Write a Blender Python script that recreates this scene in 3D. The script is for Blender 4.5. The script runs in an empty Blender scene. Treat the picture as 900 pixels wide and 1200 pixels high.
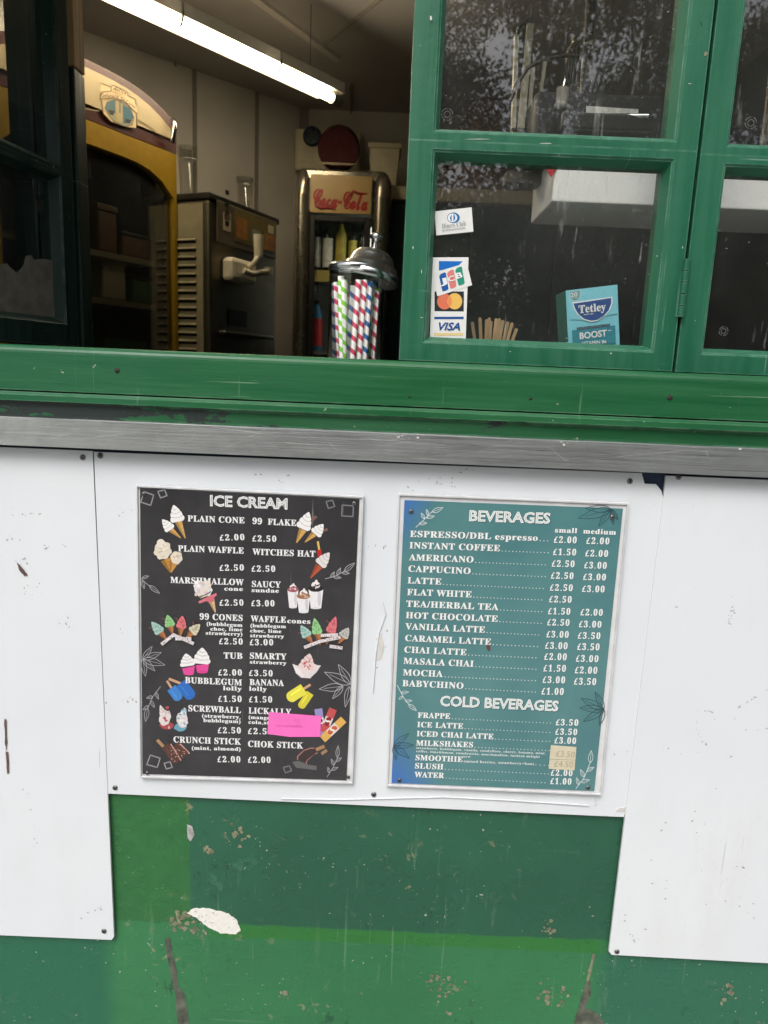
import bpy, bmesh, math, random
from mathutils import Vector, Matrix
R = math.radians
random.seed(7)
SC = bpy.context.scene
COL = SC.collection

# ------------------------------------------------------------------ camera
PITCH, YAW, ROLL, FPX = R(-11.06), R(-0.1), R(2.44), 850.0
CAM = Vector((0.0, -1.0, 1.40))
_cp, _sp, _cy, _sy = math.cos(PITCH), math.sin(PITCH), math.cos(YAW), math.sin(YAW)
FWD = Vector((_cp*_sy, _cp*_cy, _sp))
_r0 = Vector((_cy, -_sy, 0)); _u0 = _r0.cross(FWD)
RT = math.cos(ROLL)*_r0 + math.sin(ROLL)*_u0
UP = -math.sin(ROLL)*_r0 + math.cos(ROLL)*_u0
cd = bpy.data.cameras.new('camera'); co = bpy.data.objects.new('camera', cd); COL.objects.link(co)
co.matrix_world = Matrix(((RT.x, UP.x, -FWD.x, CAM.x), (RT.y, UP.y, -FWD.y, CAM.y), (RT.z, UP.z, -FWD.z, CAM.z), (0, 0, 0, 1)))
cd.sensor_fit = 'VERTICAL'; cd.sensor_height = 36.0; cd.sensor_width = 27.0
cd.lens = FPX/1200*36.0
cd.clip_start = 0.02; cd.clip_end = 400
cd.dof.use_dof = True; cd.dof.focus_distance = 1.02; cd.dof.aperture_fstop = 9.0
SC.camera = co

# ------------------------------------------------------------------ sky, sun, exposure
SUN_EL, SUN_ROT = R(52), R(200)      # rotation: 0 is +Y, clockwise; the sun stands behind the photographer
w = bpy.data.worlds.new('World'); SC.world = w; w.use_nodes = True
nt = w.node_tree; bg = nt.nodes['Background']
sky = nt.nodes.new('ShaderNodeTexSky'); sky.sky_type = 'NISHITA'; sky.sun_disc = False
sky.sun_elevation = SUN_EL; sky.sun_rotation = SUN_ROT; sky.air_density = 1.0; sky.dust_density = 5.0; sky.ozone_density = 1.0
hs = nt.nodes.new('ShaderNodeHueSaturation'); hs.inputs['Saturation'].default_value = 0.52; hs.inputs['Value'].default_value = 1.0
nt.links.new(sky.outputs[0], hs.inputs['Color']); nt.links.new(hs.outputs[0], bg.inputs['Color'])
bg.inputs['Strength'].default_value = 0.15
sl = bpy.data.lights.new('sun', 'SUN'); so = bpy.data.objects.new('sun', sl); COL.objects.link(so)
sl.energy = 1.3; sl.angle = R(28); sl.color = (1.0, 0.985, 0.965)
_sd = Vector((math.sin(SUN_ROT)*math.cos(SUN_EL), math.cos(SUN_ROT)*math.cos(SUN_EL), math.sin(SUN_EL)))
so.rotation_euler = _sd.to_track_quat('Z', 'Y').to_euler(); so.location = (2, -6, 9)
vs = SC.view_settings
vs.view_transform = 'Standard'; vs.look = 'None'; vs.gamma = 1; vs.use_curve_mapping = False
vs.exposure = 0.14

# ------------------------------------------------------------------ pixel (900x1200 photograph) -> point at a real depth
def ray(px, py):
    return (px-450)/FPX*RT - (py-600)/FPX*UP + FWD
def at(px, py, y=0.0):
    d = ray(px, py); t = (y-CAM.y)/d.y
    return CAM + d*t
def at_z(px, py, z):
    d = ray(px, py); t = (z-CAM.z)/d.z
    return CAM + d*t
def hit(px, py, p0, n):
    d = ray(px, py); t = (p0-CAM).dot(n)/d.dot(n)
    return CAM + d*t

# ------------------------------------------------------------------ materials
def lin(c):
    return tuple(((v/255+0.055)/1.055)**2.4 if v/255 > 0.04045 else v/255/12.92 for v in c)
MATS = {}
class NT:
    def __init__(s, name):
        s.m = bpy.data.materials.new(name); s.m.use_nodes = True; s.t = s.m.node_tree; s.t.nodes.clear()
        s.out = s.t.nodes.new('ShaderNodeOutputMaterial')
    def n(s, typ, props=None, **ins):
        nd = s.t.nodes.new('ShaderNode'+typ)
        for k, v in (props or {}).items(): setattr(nd, k, v)
        for k, v in ins.items():
            k = k.replace('_', ' ')
            i = nd.inputs[int(k[1:])] if k[0] == 'i' and k[1:].isdigit() else nd.inputs[k]
            if hasattr(v, 'links') and not isinstance(v, (int, float, tuple)): s.t.links.new(v, i)
            else: i.default_value = v
        return nd
    def math(s, op, a, b=0.0, clamp=False):
        return s.n('Math', {'operation': op, 'use_clamp': clamp}, i0=a, i1=b).outputs[0]
    def mix(s, f, a, b, blend='MIX'):
        nd = s.t.nodes.new('ShaderNodeMix'); nd.data_type = 'RGBA'; nd.blend_type = blend
        for i, v in ((0, f), (6, a), (7, b)):
            if hasattr(v, 'links') and not isinstance(v, (int, float, tuple)): s.t.links.new(v, nd.inputs[i])
            else: nd.inputs[i].default_value = v if i == 0 else (tuple(v)+(1,))[:4]
        return nd.outputs[2]
    def ramp(s, v, lo, hi, a=0.0, b=1.0):
        return s.n('MapRange', None, Value=v, From_Min=lo, From_Max=hi, To_Min=a, To_Max=b).outputs[0]
    def coords(s, scale=(1, 1, 1), kind='Object', rot=(0, 0, 0)):
        tc = s.n('TexCoord')
        return s.n('Mapping', None, Vector=tc.outputs[kind], Scale=scale, Rotation=rot).outputs[0]
    def noise(s, vec, scale, detail=4, rough=0.55, dist=0.0):
        return s.n('TexNoise', None, Vector=vec, Scale=scale, Detail=detail, Roughness=rough, Distortion=dist).outputs[0]
    def bump(s, h, strength=0.2, dist=0.002):
        return s.n('Bump', None, Height=h, Strength=strength, Distance=dist).outputs[0]
    def done(s, sh):
        s.t.links.new(sh, s.out.inputs['Surface']); return s.m

def plain(name, rgb, rough=0.5, metal=0.0, spec=0.5, var=0.06, vscale=40, bump=0.0, coat=0.0, scale=(1, 1, 1), emit=None, es=0.0):
    key = name
    if key in MATS: return MATS[key]
    k = NT(name); v = k.coords(scale)
    nz = k.noise(v, vscale, 5)
    c = lin(rgb)
    col = k.mix(k.ramp(nz, .3, .7), tuple(x*(1-var*1.6) for x in c), tuple(min(1, x*(1+var)) for x in c))
    rg = k.ramp(k.noise(v, vscale*2.3, 3), .3, .7, max(0.02, rough-.07), min(1, rough+.08))
    b = k.n('BsdfPrincipled', None, Base_Color=col, Roughness=rg, Metallic=metal)
    b.inputs['Specular IOR Level'].default_value = spec
    if coat: b.inputs['Coat Weight'].default_value = coat; b.inputs['Coat Roughness'].default_value = .12
    if bump: k.t.links.new(k.bump(nz, bump), b.inputs['Normal'])
    if emit:
        b.inputs['Emission Color'].default_value = tuple(emit)+(1,); b.inputs['Emission Strength'].default_value = es
    MATS[key] = k.done(b.outputs[0]); return MATS[key]

def ink(rgb):
    """flat print colour on laminated paper"""
    return plain('printed_ink_%02x%02x%02x' % tuple(rgb), rgb, .38, 0, .4, .03, 300)

def paint_material(name, base, dirt=0.25, scratches=True, worn=0.0, grain=(1, 1, 1), rough=.42, tint=None, edge=.75):
    """old gloss paint: brush grain, hairline scratches, optional loss down to black primer"""
    k = NT(name); v = k.coords(); vg = k.coords(grain)
    c = lin(base)
    n1 = k.noise(v, 3.2, 4); n2 = k.noise(vg, 60, 4, .6)
    col = k.mix(k.ramp(n1, .35, .68), tuple(x*.80 for x in c), tuple(x*1.18 for x in c))
    if tint: col = k.mix(k.ramp(k.noise(v, 1.3, 2), .42, .58), col, lin(tint))
    col = k.mix(k.ramp(n2, .40, .72, 0, .38), col, tuple(min(1, x*1.6+.02) for x in c))
    hgt = n2
    if scratches:
        for rot, sc_, th in (((0, .5, 0), (3, 1, 160), .675), ((0, -.35, 0), (160, 1, 4), .68)):
            s1 = k.noise(k.coords(sc_, rot=rot), 1.0, 3, .5)
            s2 = k.noise(v, 9, 2)
            f = k.math('MULTIPLY', k.ramp(s1, th, th+.03), k.ramp(s2, .5, .62, 0, .75))
            col = k.mix(f, col, tuple(min(1, x*1.4+.14) for x in c))
        chips = k.math('MULTIPLY', k.ramp(k.noise(v, 120, 3), .72, .745), k.ramp(k.noise(v, 6, 2), .5, .6))
        col = k.mix(chips, col, lin((176, 180, 160)))
    if edge:
        bv = k.n('Bevel', {'samples': 4}, Radius=.0028).outputs[0]; gn = k.n('NewGeometry').outputs['Normal']
        ed = k.math('SUBTRACT', 1.0, k.n('VectorMath', {'operation': 'DOT_PRODUCT'}, i0=bv, i1=gn).outputs['Value'])
        f = k.math('MULTIPLY', k.ramp(ed, .006, .06), k.ramp(k.noise(v, 24, 5, .7), .40, .62, .05, edge))
        col = k.mix(f, col, tuple(min(1, x*1.8+.14) for x in c))
    if dirt: col = k.mix(k.ramp(k.noise(v, 14, 6, .7), .58, .8, 0, dirt), col, lin((62, 70, 52)))
    if worn:
        a = k.noise(k.coords((1, 1, 2.6)), 26, 6, .7)
        b_ = k.noise(k.coords((1, 1, .5)), 4.0, 2)
        b2 = k.ramp(k.n('SeparateXYZ', None, Vector=v).outputs[0], -.55, .25, .05, -.09)
        f = k.ramp(k.math('ADD', b2, k.math('ADD', a, k.math('MULTIPLY', b_, .6))), .99-worn, 1.01-worn)
        col = k.mix(f, col, lin((36, 47, 44)))
        hgt = k.math('SUBTRACT', n2, f)
    b = k.n('BsdfPrincipled', None, Base_Color=col, Roughness=k.ramp(n2, .3, .7, rough-.06, rough+.12))
    b.inputs['Specular IOR Level'].default_value = .45
    k.t.links.new(k.bump(k.math('ADD', hgt, k.math('MULTIPLY', k.noise(v, 22, 5, .6), 1.2)), .5, .0016), b.inputs['Normal'])
    return k.done(b.outputs[0])

M = {}
M['frame_green'] = paint_material('green_gloss_window_paint', (25, 90, 63), .18, grain=(1, 1, .06), tint=(28, 98, 70))
M['sill_green'] = paint_material('green_sill_paint', (18, 88, 44), .24, grain=(.05, 1, 1), tint=(24, 92, 58))
M['worn_green'] = paint_material('flaking_green_paint', (22, 82, 46), .3, worn=.13, grain=(.05, 1, 1))
M['shade_green'] = paint_material('shaded_green_sash_paint', (16, 44, 36), .3, grain=(1, 1, .05))  # window green darkened in its colour for the shade inside the kiosk

def wall_paint():
    """patchwork of green repaints on the boards under the counter; the patches are where someone painted"""
    k = NT('patched_green_wall_paint'); tc = k.n('TexCoord'); v = tc.outputs['Object']
    sep = k.n('SeparateXYZ', None, Vector=v)
    wob = k.math('MULTIPLY', k.math('SUBTRACT', k.noise(v, 30, 3), .5), .007)
    x = k.math('ADD', sep.outputs[0], wob); z = k.math('ADD', sep.outputs[2], wob)
    def band(val, lo, hi, soft=.002):
        return k.math('MULTIPLY', k.ramp(val, lo-soft, lo+soft), k.ramp(val, hi-soft, hi+soft, 1, 0))
    big = k.noise(v, 2.4, 4); fine = k.noise(v, 55, 5, .65)
    low = k.mix(k.ramp(big, .35, .65), lin((45, 112, 70)), lin((56, 127, 79)))
    low = k.mix(k.ramp(sep.outputs[0], WX['c0'], WX['c0']-.03, 0, 1), low, lin((38, 104, 76)))
    low = k.mix(k.ramp(sep.outputs[0], WX['c1'], WX['c1']+.03, 0, 1), low, lin((44, 106, 80)))
    up = k.mix(k.ramp(big, .4, .62), lin((36, 89, 66)), lin((43, 101, 75)))
    col = k.mix(k.ramp(z, WX['zu']-.002, WX['zu']+.002), low, up)
    strip = k.math('MULTIPLY', band(z, WX['zs'], WX['zu']), band(x, WX['s0'], WX['s1'], .02))
    col = k.mix(k.math('MULTIPLY', strip, .85), col, lin((44, 116, 48)))
    patch = k.math('MULTIPLY', k.ramp(z, WX['zp']-.004, WX['zp']+.004), band(x, WX['p0'], WX['p1'], .0012))
    col = k.mix(patch, col, k.mix(k.ramp(fine, .35, .7), lin((43, 104, 56)), lin((50, 115, 63))))
    # drips, scuffs and mud splashes that belong to the boards
    for rot, sc_, th in (((0, .7, 0), (4, 1, 150), .66), ((0, -.2, 0), (150, 1, 5), .665), ((0, 1.2, 0), (150, 1, 6), .68)):
        s1 = k.noise(k.coords(sc_, rot=rot), 1.0, 3, .5)
        f = k.math('MULTIPLY', k.ramp(s1, th, th+.03), k.ramp(k.noise(v, 7, 3), .48, .62, 0, .26))
        col = k.mix(f, col, lin((130, 164, 138)))
    runs = k.math('MULTIPLY', k.ramp(k.noise(k.coords((1, 1, .14)), 45, 4, .7), .62, .72, 0, .16), k.ramp(k.noise(v, 4.2, 3), .44, .58))
    col = k.mix(runs, col, lin((146, 168, 136)))
    mud = k.math('MULTIPLY', k.ramp(k.noise(v, 36, 6, .75, .6), .60, .66), k.ramp(k.noise(v, 5.3, 2), .5, .62, 0, .8))
    col = k.mix(mud, col, lin((150, 146, 112)))
    spk = k.math('MULTIPLY', k.ramp(k.noise(v, 170, 2), .72, .74), k.ramp(k.noise(v, 9, 2), .48, .6))
    col = k.mix(spk, col, lin((186, 188, 170)))
    wear = k.math('MULTIPLY', k.ramp(k.noise(v, 26, 6, .72), .585, .60), k.ramp(k.noise(v, 3.3, 3), .52, .64, 0, .5))
    col = k.mix(wear, col, lin((70, 118, 92)))
    dark = k.math('MULTIPLY', k.ramp(k.noise(k.coords((1, 1, .5)), 44, 5, .7), .62, .65), k.ramp(k.noise(v, 6.1, 2), .52, .64, 0, .55))
    col = k.mix(dark, col, lin((26, 56, 44)))
    h = k.math('ADD', k.math('ADD', fine, k.math('MULTIPLY', k.noise(v, 12, 3), 1.4)), k.math('MULTIPLY', k.ramp(k.noise(v, 26, 5, .7), .54, .57), .8))
    b = k.n('BsdfPrincipled', None, Base_Color=col, Roughness=k.ramp(fine, .3, .7, .40, .58))
    k.t.links.new(k.bump(h, .35, .002), b.inputs['Normal'])
    return k.done(b.outputs[0])

def board_material():
    """white plastic cladding with grey rub marks and dust specks"""
    k = NT('white_plastic_board'); v = k.coords()
    c = k.mix(k.ramp(k.noise(v, 2.5, 3), .35, .65), (.735, .775, .81), (.78, .812, .84))
    f = k.math('MULTIPLY', k.ramp(k.noise(v, 150, 4, .6), .66, .72), k.ramp(k.noise(v, 5, 3), .54, .66, 0, .4))
    c = k.mix(f, c, lin((170, 168, 164)))
    s1 = k.noise(k.coords((120, 1, 5), rot=(0, .4, 0)), 1, 3)
    f2 = k.math('MULTIPLY', k.ramp(s1, .69, .72), k.ramp(k.noise(v, 8, 2), .55, .64, 0, .5))
    c = k.mix(f2, c, lin((168, 166, 160)))
    gr = k.math('MULTIPLY', k.ramp(k.noise(k.coords((1, 1, .35)), 7, 6, .7), .5, .75, 0, .22), k.ramp(k.noise(v, 2.1, 2), .42, .62))
    c = k.mix(gr, c, lin((196, 194, 184)))
    b = k.n('BsdfPrincipled', None, Base_Color=c, Roughness=k.ramp(k.noise(v, 9, 3), .3, .7, .34, .5))
    k.t.links.new(k.bump(k.noise(v, 4, 3), .3, .006), b.inputs['Normal'])
    return k.done(b.outputs[0])
M['board'] = board_material()
M['board_edge'] = plain('board_cut_edge', (206, 206, 204), .6)
M['scuff_dark'] = plain('rust_scrape', (104, 78, 74), .8, var=.3)
M['scuff_grey'] = plain('grey_rub_mark', (182, 180, 177), .8, var=.25, vscale=90)
M['scuff_pale'] = plain('torn_plastic_white', (214, 212, 206), .6)
M['blue_backing'] = plain('navy_painted_batten', (44, 64, 92), .55, var=.2, bump=.1, scale=(1, 1, 8))

def steel(name, rgb=(176, 178, 176), rough=.3, brush=(2, 1, 240), scr=True):
    k = NT(name); v = k.coords()
    g = k.noise(k.coords(brush), 1, 4, .6)
    col = k.mix(k.ramp(k.noise(k.coords((1, 1, 2.0)), 7, 7, .7, .8), .30, .70), tuple(x*.70 for x in lin(rgb)), lin(rgb))
    rg = k.ramp(g, .3, .7, rough-.08, rough+.14)
    if scr:
        for rot, th in (((0, .55, 0), .672), ((0, -.35, 0), .675), ((0, 1.1, 0), .69)):
            s1 = k.noise(k.coords((4, 1, 190), rot=rot), 1, 3)
            f = k.math('MULTIPLY', k.ramp(s1, th, th+.02), k.ramp(k.noise(v, 8, 2), .44, .54, 0, .8))
            col = k.mix(f, col, (.86, .87, .86))
    b = k.n('BsdfPrincipled', None, Base_Color=col, Metallic=.96, Roughness=rg)
    k.t.links.new(k.bump(g, .22, .001), b.inputs['Normal'])
    return k.done(b.outputs[0])
M['steel'] = steel('scratched_steel_edging', (222, 226, 226), .34, (8, 1, 1100))
M['chrome'] = plain('polished_chrome', (200, 200, 200), .13, 1.0, var=.05)
M['brushed'] = steel('brushed_steel_panel', (150, 146, 138), .34, (240, 1, 2), False)
M['darksteel'] = steel('dark_brushed_steel', (104, 98, 88), .36, (240, 1, 2), False)
M['screw'] = plain('screw_steel', (132, 130, 128), .4, .9, var=.2)
M['slot'] = plain('screw_slot_shadow', (48, 46, 44), .8)

def glass_material(name, tint=(1, 1, 1), boost=1.0, dirty=1.0, streaks=True):
    k = NT(name); v = k.coords()
    gm = k.n('NewGeometry'); dt = k.n('VectorMath', {'operation': 'DOT_PRODUCT'}, i0=gm.outputs['Normal'], i1=gm.outputs['Incoming']).outputs['Value']
    fr = k.math('ADD', k.math('MULTIPLY', k.math('POWER', k.math('SUBTRACT', 1.0, k.math('ABSOLUTE', dt)), 5.0), .96), .042)
    tr = k.n('BsdfTransparent', None, Color=tuple(tint)+(1,))
    gl = k.n('BsdfGlossy', None, Color=(1, 1, 1, 1), Roughness=.012)
    mx = k.n('MixShader', None, i0=k.math('MULTIPLY', fr, boost, True), i1=tr.outputs[0], i2=gl.outputs[0])
    sh = mx.outputs[0]
    if dirty:
        st = k.math('MULTIPLY', k.ramp(k.noise(k.coords((1, 1, .10)), 95, 4, .65), .61, .71, 0, .28), k.ramp(k.noise(v, 6, 3), .48, .60))
        sp = k.math('MULTIPLY', k.ramp(k.noise(v, 330, 2), .735, .75, 0, .7), k.ramp(k.noise(v, 14, 2), .44, .6))
        film = k.ramp(k.noise(v, 3.5, 4), .35, .75, .004, .028)
        d = k.math('ADD', k.math('ADD', st, sp), film, True)
        df = k.n('BsdfDiffuse', None, Color=(.62, .63, .60, 1))
        sh = k.n('MixShader', None, i0=k.math('MULTIPLY', d, dirty, True), i1=sh, i2=df.outputs[0]).outputs[0]
    return k.done(sh)
M['glass'] = glass_material('window_glass', (.985, .99, .985), 1.9, 1.1)
M['clear'] = glass_material('clear_plastic', (.97, .97, .97), .8, 0, False)
M['jar_glass'] = glass_material('jar_acrylic', (.965, .975, .975), 2.8, 0, False)
M['door_glass'] = glass_material('fridge_door_glass', (.90, .90, .88), 2.6, .9, False)
M['film'] = plain('peeling_film', (120, 116, 104), .7, var=.2)

def printed(name, rgb, rough=.3, grain=.05):
    k = NT(name); v = k.coords()
    c = lin(rgb)
    col = k.mix(k.ramp(k.noise(v, 11, 6, .7), .4, .75), c, tuple(x*1.35+.012 for x in c))
    ln = k.math('MULTIPLY', k.ramp(k.noise(k.coords((110, 1, 5), rot=(0, -.5, 0)), 1, 3), .66, .7), k.ramp(k.noise(v, 13, 2), .5, .62, 0, .35))
    col = k.mix(ln, col, (.42, .42, .42))
    b = k.n('BsdfPrincipled', None, Base_Color=col, Roughness=rough)
    b.inputs['Coat Weight'].default_value = .5; b.inputs['Coat Roughness'].default_value = .18
    return k.done(b.outputs[0])
M['chalkboard'] = printed('chalkboard_print', (46, 45, 48))

# ------------------------------------------------------------------ mesh building
WM = {}                                   # world matrix of every parent
class MB:
    def __init__(s, X=None): s.v = []; s.f = []; s.mi = []; s.sm = []; s.mats = []; s.X = X
    def mat(s, m):
        if m not in s.mats: s.mats.append(m)
        return s.mats.index(m)
    def add(s, vs, fs, m, smooth=False):
        o = len(s.v); i = s.mat(m)
        for p in vs:
            p = Vector(p); s.v.append(s.X @ p if s.X else p)
        for f in fs: s.f.append([q+o for q in f]); s.mi.append(i); s.sm.append(smooth)
    def box(s, x0, x1, y0, y1, z0, z1, m, c=0.0):
        """box with chamfered edges of width c"""
        if c <= 0:
            vs = [(x, y, z) for x in (x0, x1) for y in (y0, y1) for z in (z0, z1)]
            s.add(vs, [(0, 1, 3, 2), (4, 6, 7, 5), (0, 4, 5, 1), (2, 3, 7, 6), (0, 2, 6, 4), (1, 5, 7, 3)], m); return
        bm = bmesh.new(); bmesh.ops.create_cube(bm, size=1)
        for q in bm.verts: q.co = Vector(((x0+x1)/2+q.co.x*(x1-x0), (y0+y1)/2+q.co.y*(y1-y0), (z0+z1)/2+q.co.z*(z1-z0)))
        bmesh.ops.bevel(bm, geom=bm.edges[:], offset=c, segments=2, affect='EDGES', profile=.5)
        bm.verts.index_update()
        s.add([q.co.copy() for q in bm.verts], [[q.index for q in f.verts] for f in bm.faces], m); bm.free()
    def prism(s, pts, d, m, m2=None):
        """polygon of 3-D points (seen from the front, any winding) pushed back by vector d"""
        n = len(pts); pts = [Vector(p) for p in pts]; d = Vector(d)
        nor = Vector((0, 0, 0))
        for i in range(n): nor += pts[i].cross(pts[(i+1) % n])
        if nor.dot(d) > 0: pts = pts[::-1]
        s.add(pts, [list(range(n))], m)
        q = [p+d for p in pts]
        s.add(q, [list(range(n))[::-1]], m2 or m)
        s.add(pts+q, [(i, i+n, (i+1) % n+n, (i+1) % n) for i in range(n)], m2 or m)
    def poly(s, pts, m, face=None):
        pts = [Vector(p) for p in pts]; face = Vector(face or (0, -1, 0))
        nor = Vector((0, 0, 0)); n = len(pts)
        for i in range(n): nor += (pts[i]-pts[0]).cross(pts[(i+1) % n]-pts[0])
        if nor.dot(face) < 0: pts = pts[::-1]
        s.add(pts, [list(range(n))], m)
    def tube(s, pts, r, m, seg=10, caps=True, smooth=True):
        pts = [Vector(p) for p in pts]; rs = r if isinstance(r, (list, tuple)) else [r]*len(pts)
        vs = []; fs = []
        ref = None
        for i, p in enumerate(pts):
            t = (pts[min(i+1, len(pts)-1)]-pts[max(i-1, 0)]).normalized()
            if ref is None: ref = t.orthogonal().normalized()
            a = (ref-t*ref.dot(t)).normalized(); b = t.cross(a); ref = a
            for j in range(seg):
                th = 2*math.pi*j/seg; vs.append(p+(a*math.cos(th)+b*math.sin(th))*rs[i])
        for i in range(len(pts)-1):
            for j in range(seg):
                fs.append((i*seg+j, i*seg+(j+1) % seg, (i+1)*seg+(j+1) % seg, (i+1)*seg+j))
        s.add(vs, fs, m, smooth)
        if caps:
            s.add(vs[:seg], [list(range(seg))[::-1]], m); s.add(vs[-seg:], [list(range(seg))], m)
    def lathe(s, prof, m, c=(0, 0, 0), axis=(0, 0, 1), seg=28, smooth=True):
        """profile [(radius, height)] round an axis"""
        c = Vector(c); ax = Vector(axis).normalized(); a = ax.orthogonal().normalized(); b = ax.cross(a)
        vs = []; fs = []
        for r, h in prof:
            for j in range(seg):
                th = 2*math.pi*j/seg; vs.append(c+ax*h+(a*math.cos(th)+b*math.sin(th))*max(r, 1e-5))
        for i in range(len(prof)-1):
            for j in range(seg):
                fs.append((i*seg+j, i*seg+(j+1) % seg, (i+1)*seg+(j+1) % seg, (i+1)*seg+j))
        s.add(vs, fs, m, smooth)
    def build(s, name, parent=None, loc=None):
        me = bpy.data.meshes.new(name)
        X = WM[parent.name] if parent else Matrix.Translation(Vector(loc)) if loc is not None else Matrix.Identity(4)
        inv = X.inverted()
        me.from_pydata([inv @ p for p in s.v], [], s.f)
        for q in s.mats: me.materials.append(q)
        me.polygons.foreach_set('material_index', s.mi); me.polygons.foreach_set('use_smooth', s.sm)
        me.update()
        o = bpy.data.objects.new(name, me); COL.objects.link(o)
        if parent: o.parent = parent
        elif loc is not None: o.location = loc
        WM[o.name] = X
        return o

def thing(name, label, cat, loc=(0, 0, 0), rz=0.0, group=None):
    o = bpy.data.objects.new(name, None); COL.objects.link(o); o.empty_display_size = .05
    o.location = loc; o.rotation_euler = (0, 0, rz)
    WM[o.name] = Matrix.Translation(Vector(loc)) @ Matrix.Rotation(rz, 4, 'Z')
    return tag(o, label, cat, group)
def tag(o, label=None, cat=None, group=None, kind=None):
    if label: o['label'] = label
    if cat: o['category'] = cat
    if group: o['group'] = group
    if kind: o['kind'] = kind
    return o

# ------------------------------------------------------------------ lettering
def serif(s):
    r = ''
    for c in s:
        if 'A' <= c <= 'Z': r += chr(0x1D400+ord(c)-65)
        elif 'a' <= c <= 'z': r += chr(0x1D41A+ord(c)-97)
        elif '0' <= c <= '9': r += chr(0x1D7CE+ord(c)-48)
        else: r += c
    return r
def script(s):
    r = ''
    for c in s:
        if 'A' <= c <= 'Z': r += chr(0x1D4D0+ord(c)-65)
        elif 'a' <= c <= 'z': r += chr(0x1D4EA+ord(c)-97)
        else: r += c
    return r
_TX = {}
def glyphs(body, offset=0.0, res=2, shear=0.0, space=1.0):
    k = (body, offset, res, shear, space)
    if k not in _TX:
        cu = bpy.data.curves.new('lettering', 'FONT'); cu.body = body; cu.resolution_u = res; cu.offset = offset; cu.shear = shear; cu.space_character = space
        o = bpy.data.objects.new('lettering', cu); me = o.to_mesh()
        _TX[k] = ([(q.co.x, q.co.y) for q in me.vertices], [list(p.vertices) for p in me.polygons])
        o.to_mesh_clear(); bpy.data.objects.remove(o); bpy.data.curves.remove(cu)
    return _TX[k]
def put_text(mb, body, p0, p1, up, m, capsize=.69, offset=0.0, res=2, face=(0, -1, 0), lift=0.0, shear=0.0, shift=(0, 0), space=1.0):
    """body stretched from p0 to p1 along its baseline (world points), capitals reaching p0+up"""
    vs, fs = glyphs(body, offset, res, shear, space)
    vs0 = glyphs(body, 0.0, res, shear, space)[0] if offset else vs
    if not vs: return
    x0 = min(v[0] for v in vs0); x1 = max(v[0] for v in vs0)
    d = (p1-p0)/(x1-x0); u = up/capsize; f = Vector(face)
    o = p0 + f*lift + d*((x1-x0)*shift[0]) + up*shift[1]
    pts = [o+d*(v[0]-x0)+u*v[1] for v in vs]
    flip = d.cross(u).dot(f) < 0
    mb.add(pts, [q[::-1] if flip else q for q in fs], m)

# ------------------------------------------------------------------ ground
gk = NT('grey_paving'); gv = gk.coords()
br = gk.n('TexBrick', None, Vector=gv, Scale=1.0, Color1=(.34, .33, .31, 1), Color2=(.42, .41, .39, 1), Mortar=(.08, .08, .07, 1))
br.inputs['Mortar Size'].default_value = .008; br.inputs['Brick Width'].default_value = .6; br.inputs['Row Height'].default_value = .6
gb = gk.n('BsdfPrincipled', None, Base_Color=gk.mix(gk.ramp(gk.noise(gv, 1.7, 6), .3, .7, 0, .5), br.outputs[0], (.24, .23, .19)), Roughness=.8)
g = MB(); g.add([(-90, -90, 0), (90, -90, 0), (90, 90, 0), (-90, 90, 0)], [(0, 1, 2, 3)], gk.done(gb.outputs[0]))
tag(g.build('ground'), kind='structure')
lawn = plain('rough_grass', (74, 92, 52), .9, var=.4, vscale=3)
g = MB(); g.add([(-80, -80, .004), (80, -80, .004), (80, -5.6, .004), (-80, -5.6, .004)], [(0, 1, 2, 3)], lawn)
tag(g.build('lawn'), kind='structure')

# ------------------------------------------------------------------ the kiosk
XL, XR = -1.45, 1.20
YW = .008                                     # face of the painted wall under the counter
WX = dict(p0=at(128, 1000, YW).x, p1=at(222, 1000, YW).x, zp=at(175, 1080, YW).z, zu=at(450, 1091, YW).z, zs=at(450, 1106, YW).z,
          s0=at(250, 1095, YW).x, s1=at(712, 1100, YW).x, c0=at(140, 1150, YW).x, c1=at(690, 1150, YW).x)
M['wall'] = wall_paint()
M['cream'] = plain('cream_lining_panel', (204, 197, 184), .42, var=.12, vscale=2)
M['ceil'] = plain('grey_ceiling_board', (178, 172, 164), .6, var=.12, vscale=2)
M['seam'] = plain('panel_joint_strip', (140, 134, 122), .5)
M['outside'] = plain('kiosk_side_green', (30, 96, 66), .5, var=.15)
M['roof'] = plain('roof_felt', (60, 62, 60), .9)
M['worktop'] = plain('grey_worktop', (70, 70, 68), .4)
M['rawwood'] = plain('weathered_bare_wood', (206, 168, 122), .75, var=.35, vscale=30, bump=.3, scale=(3, 3, .12))

kiosk = thing('kiosk', 'green painted wooden ice cream kiosk with its serving window standing open', 'kiosk', (0, .2, 0))
zs_top = at(450, 422, -.012).z
zb0 = at(450, 542, YW).z
LWM = MB(); LWM.box(XL, XR, YW, YW+.04, 0, zb0+.03, M['wall'])
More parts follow.
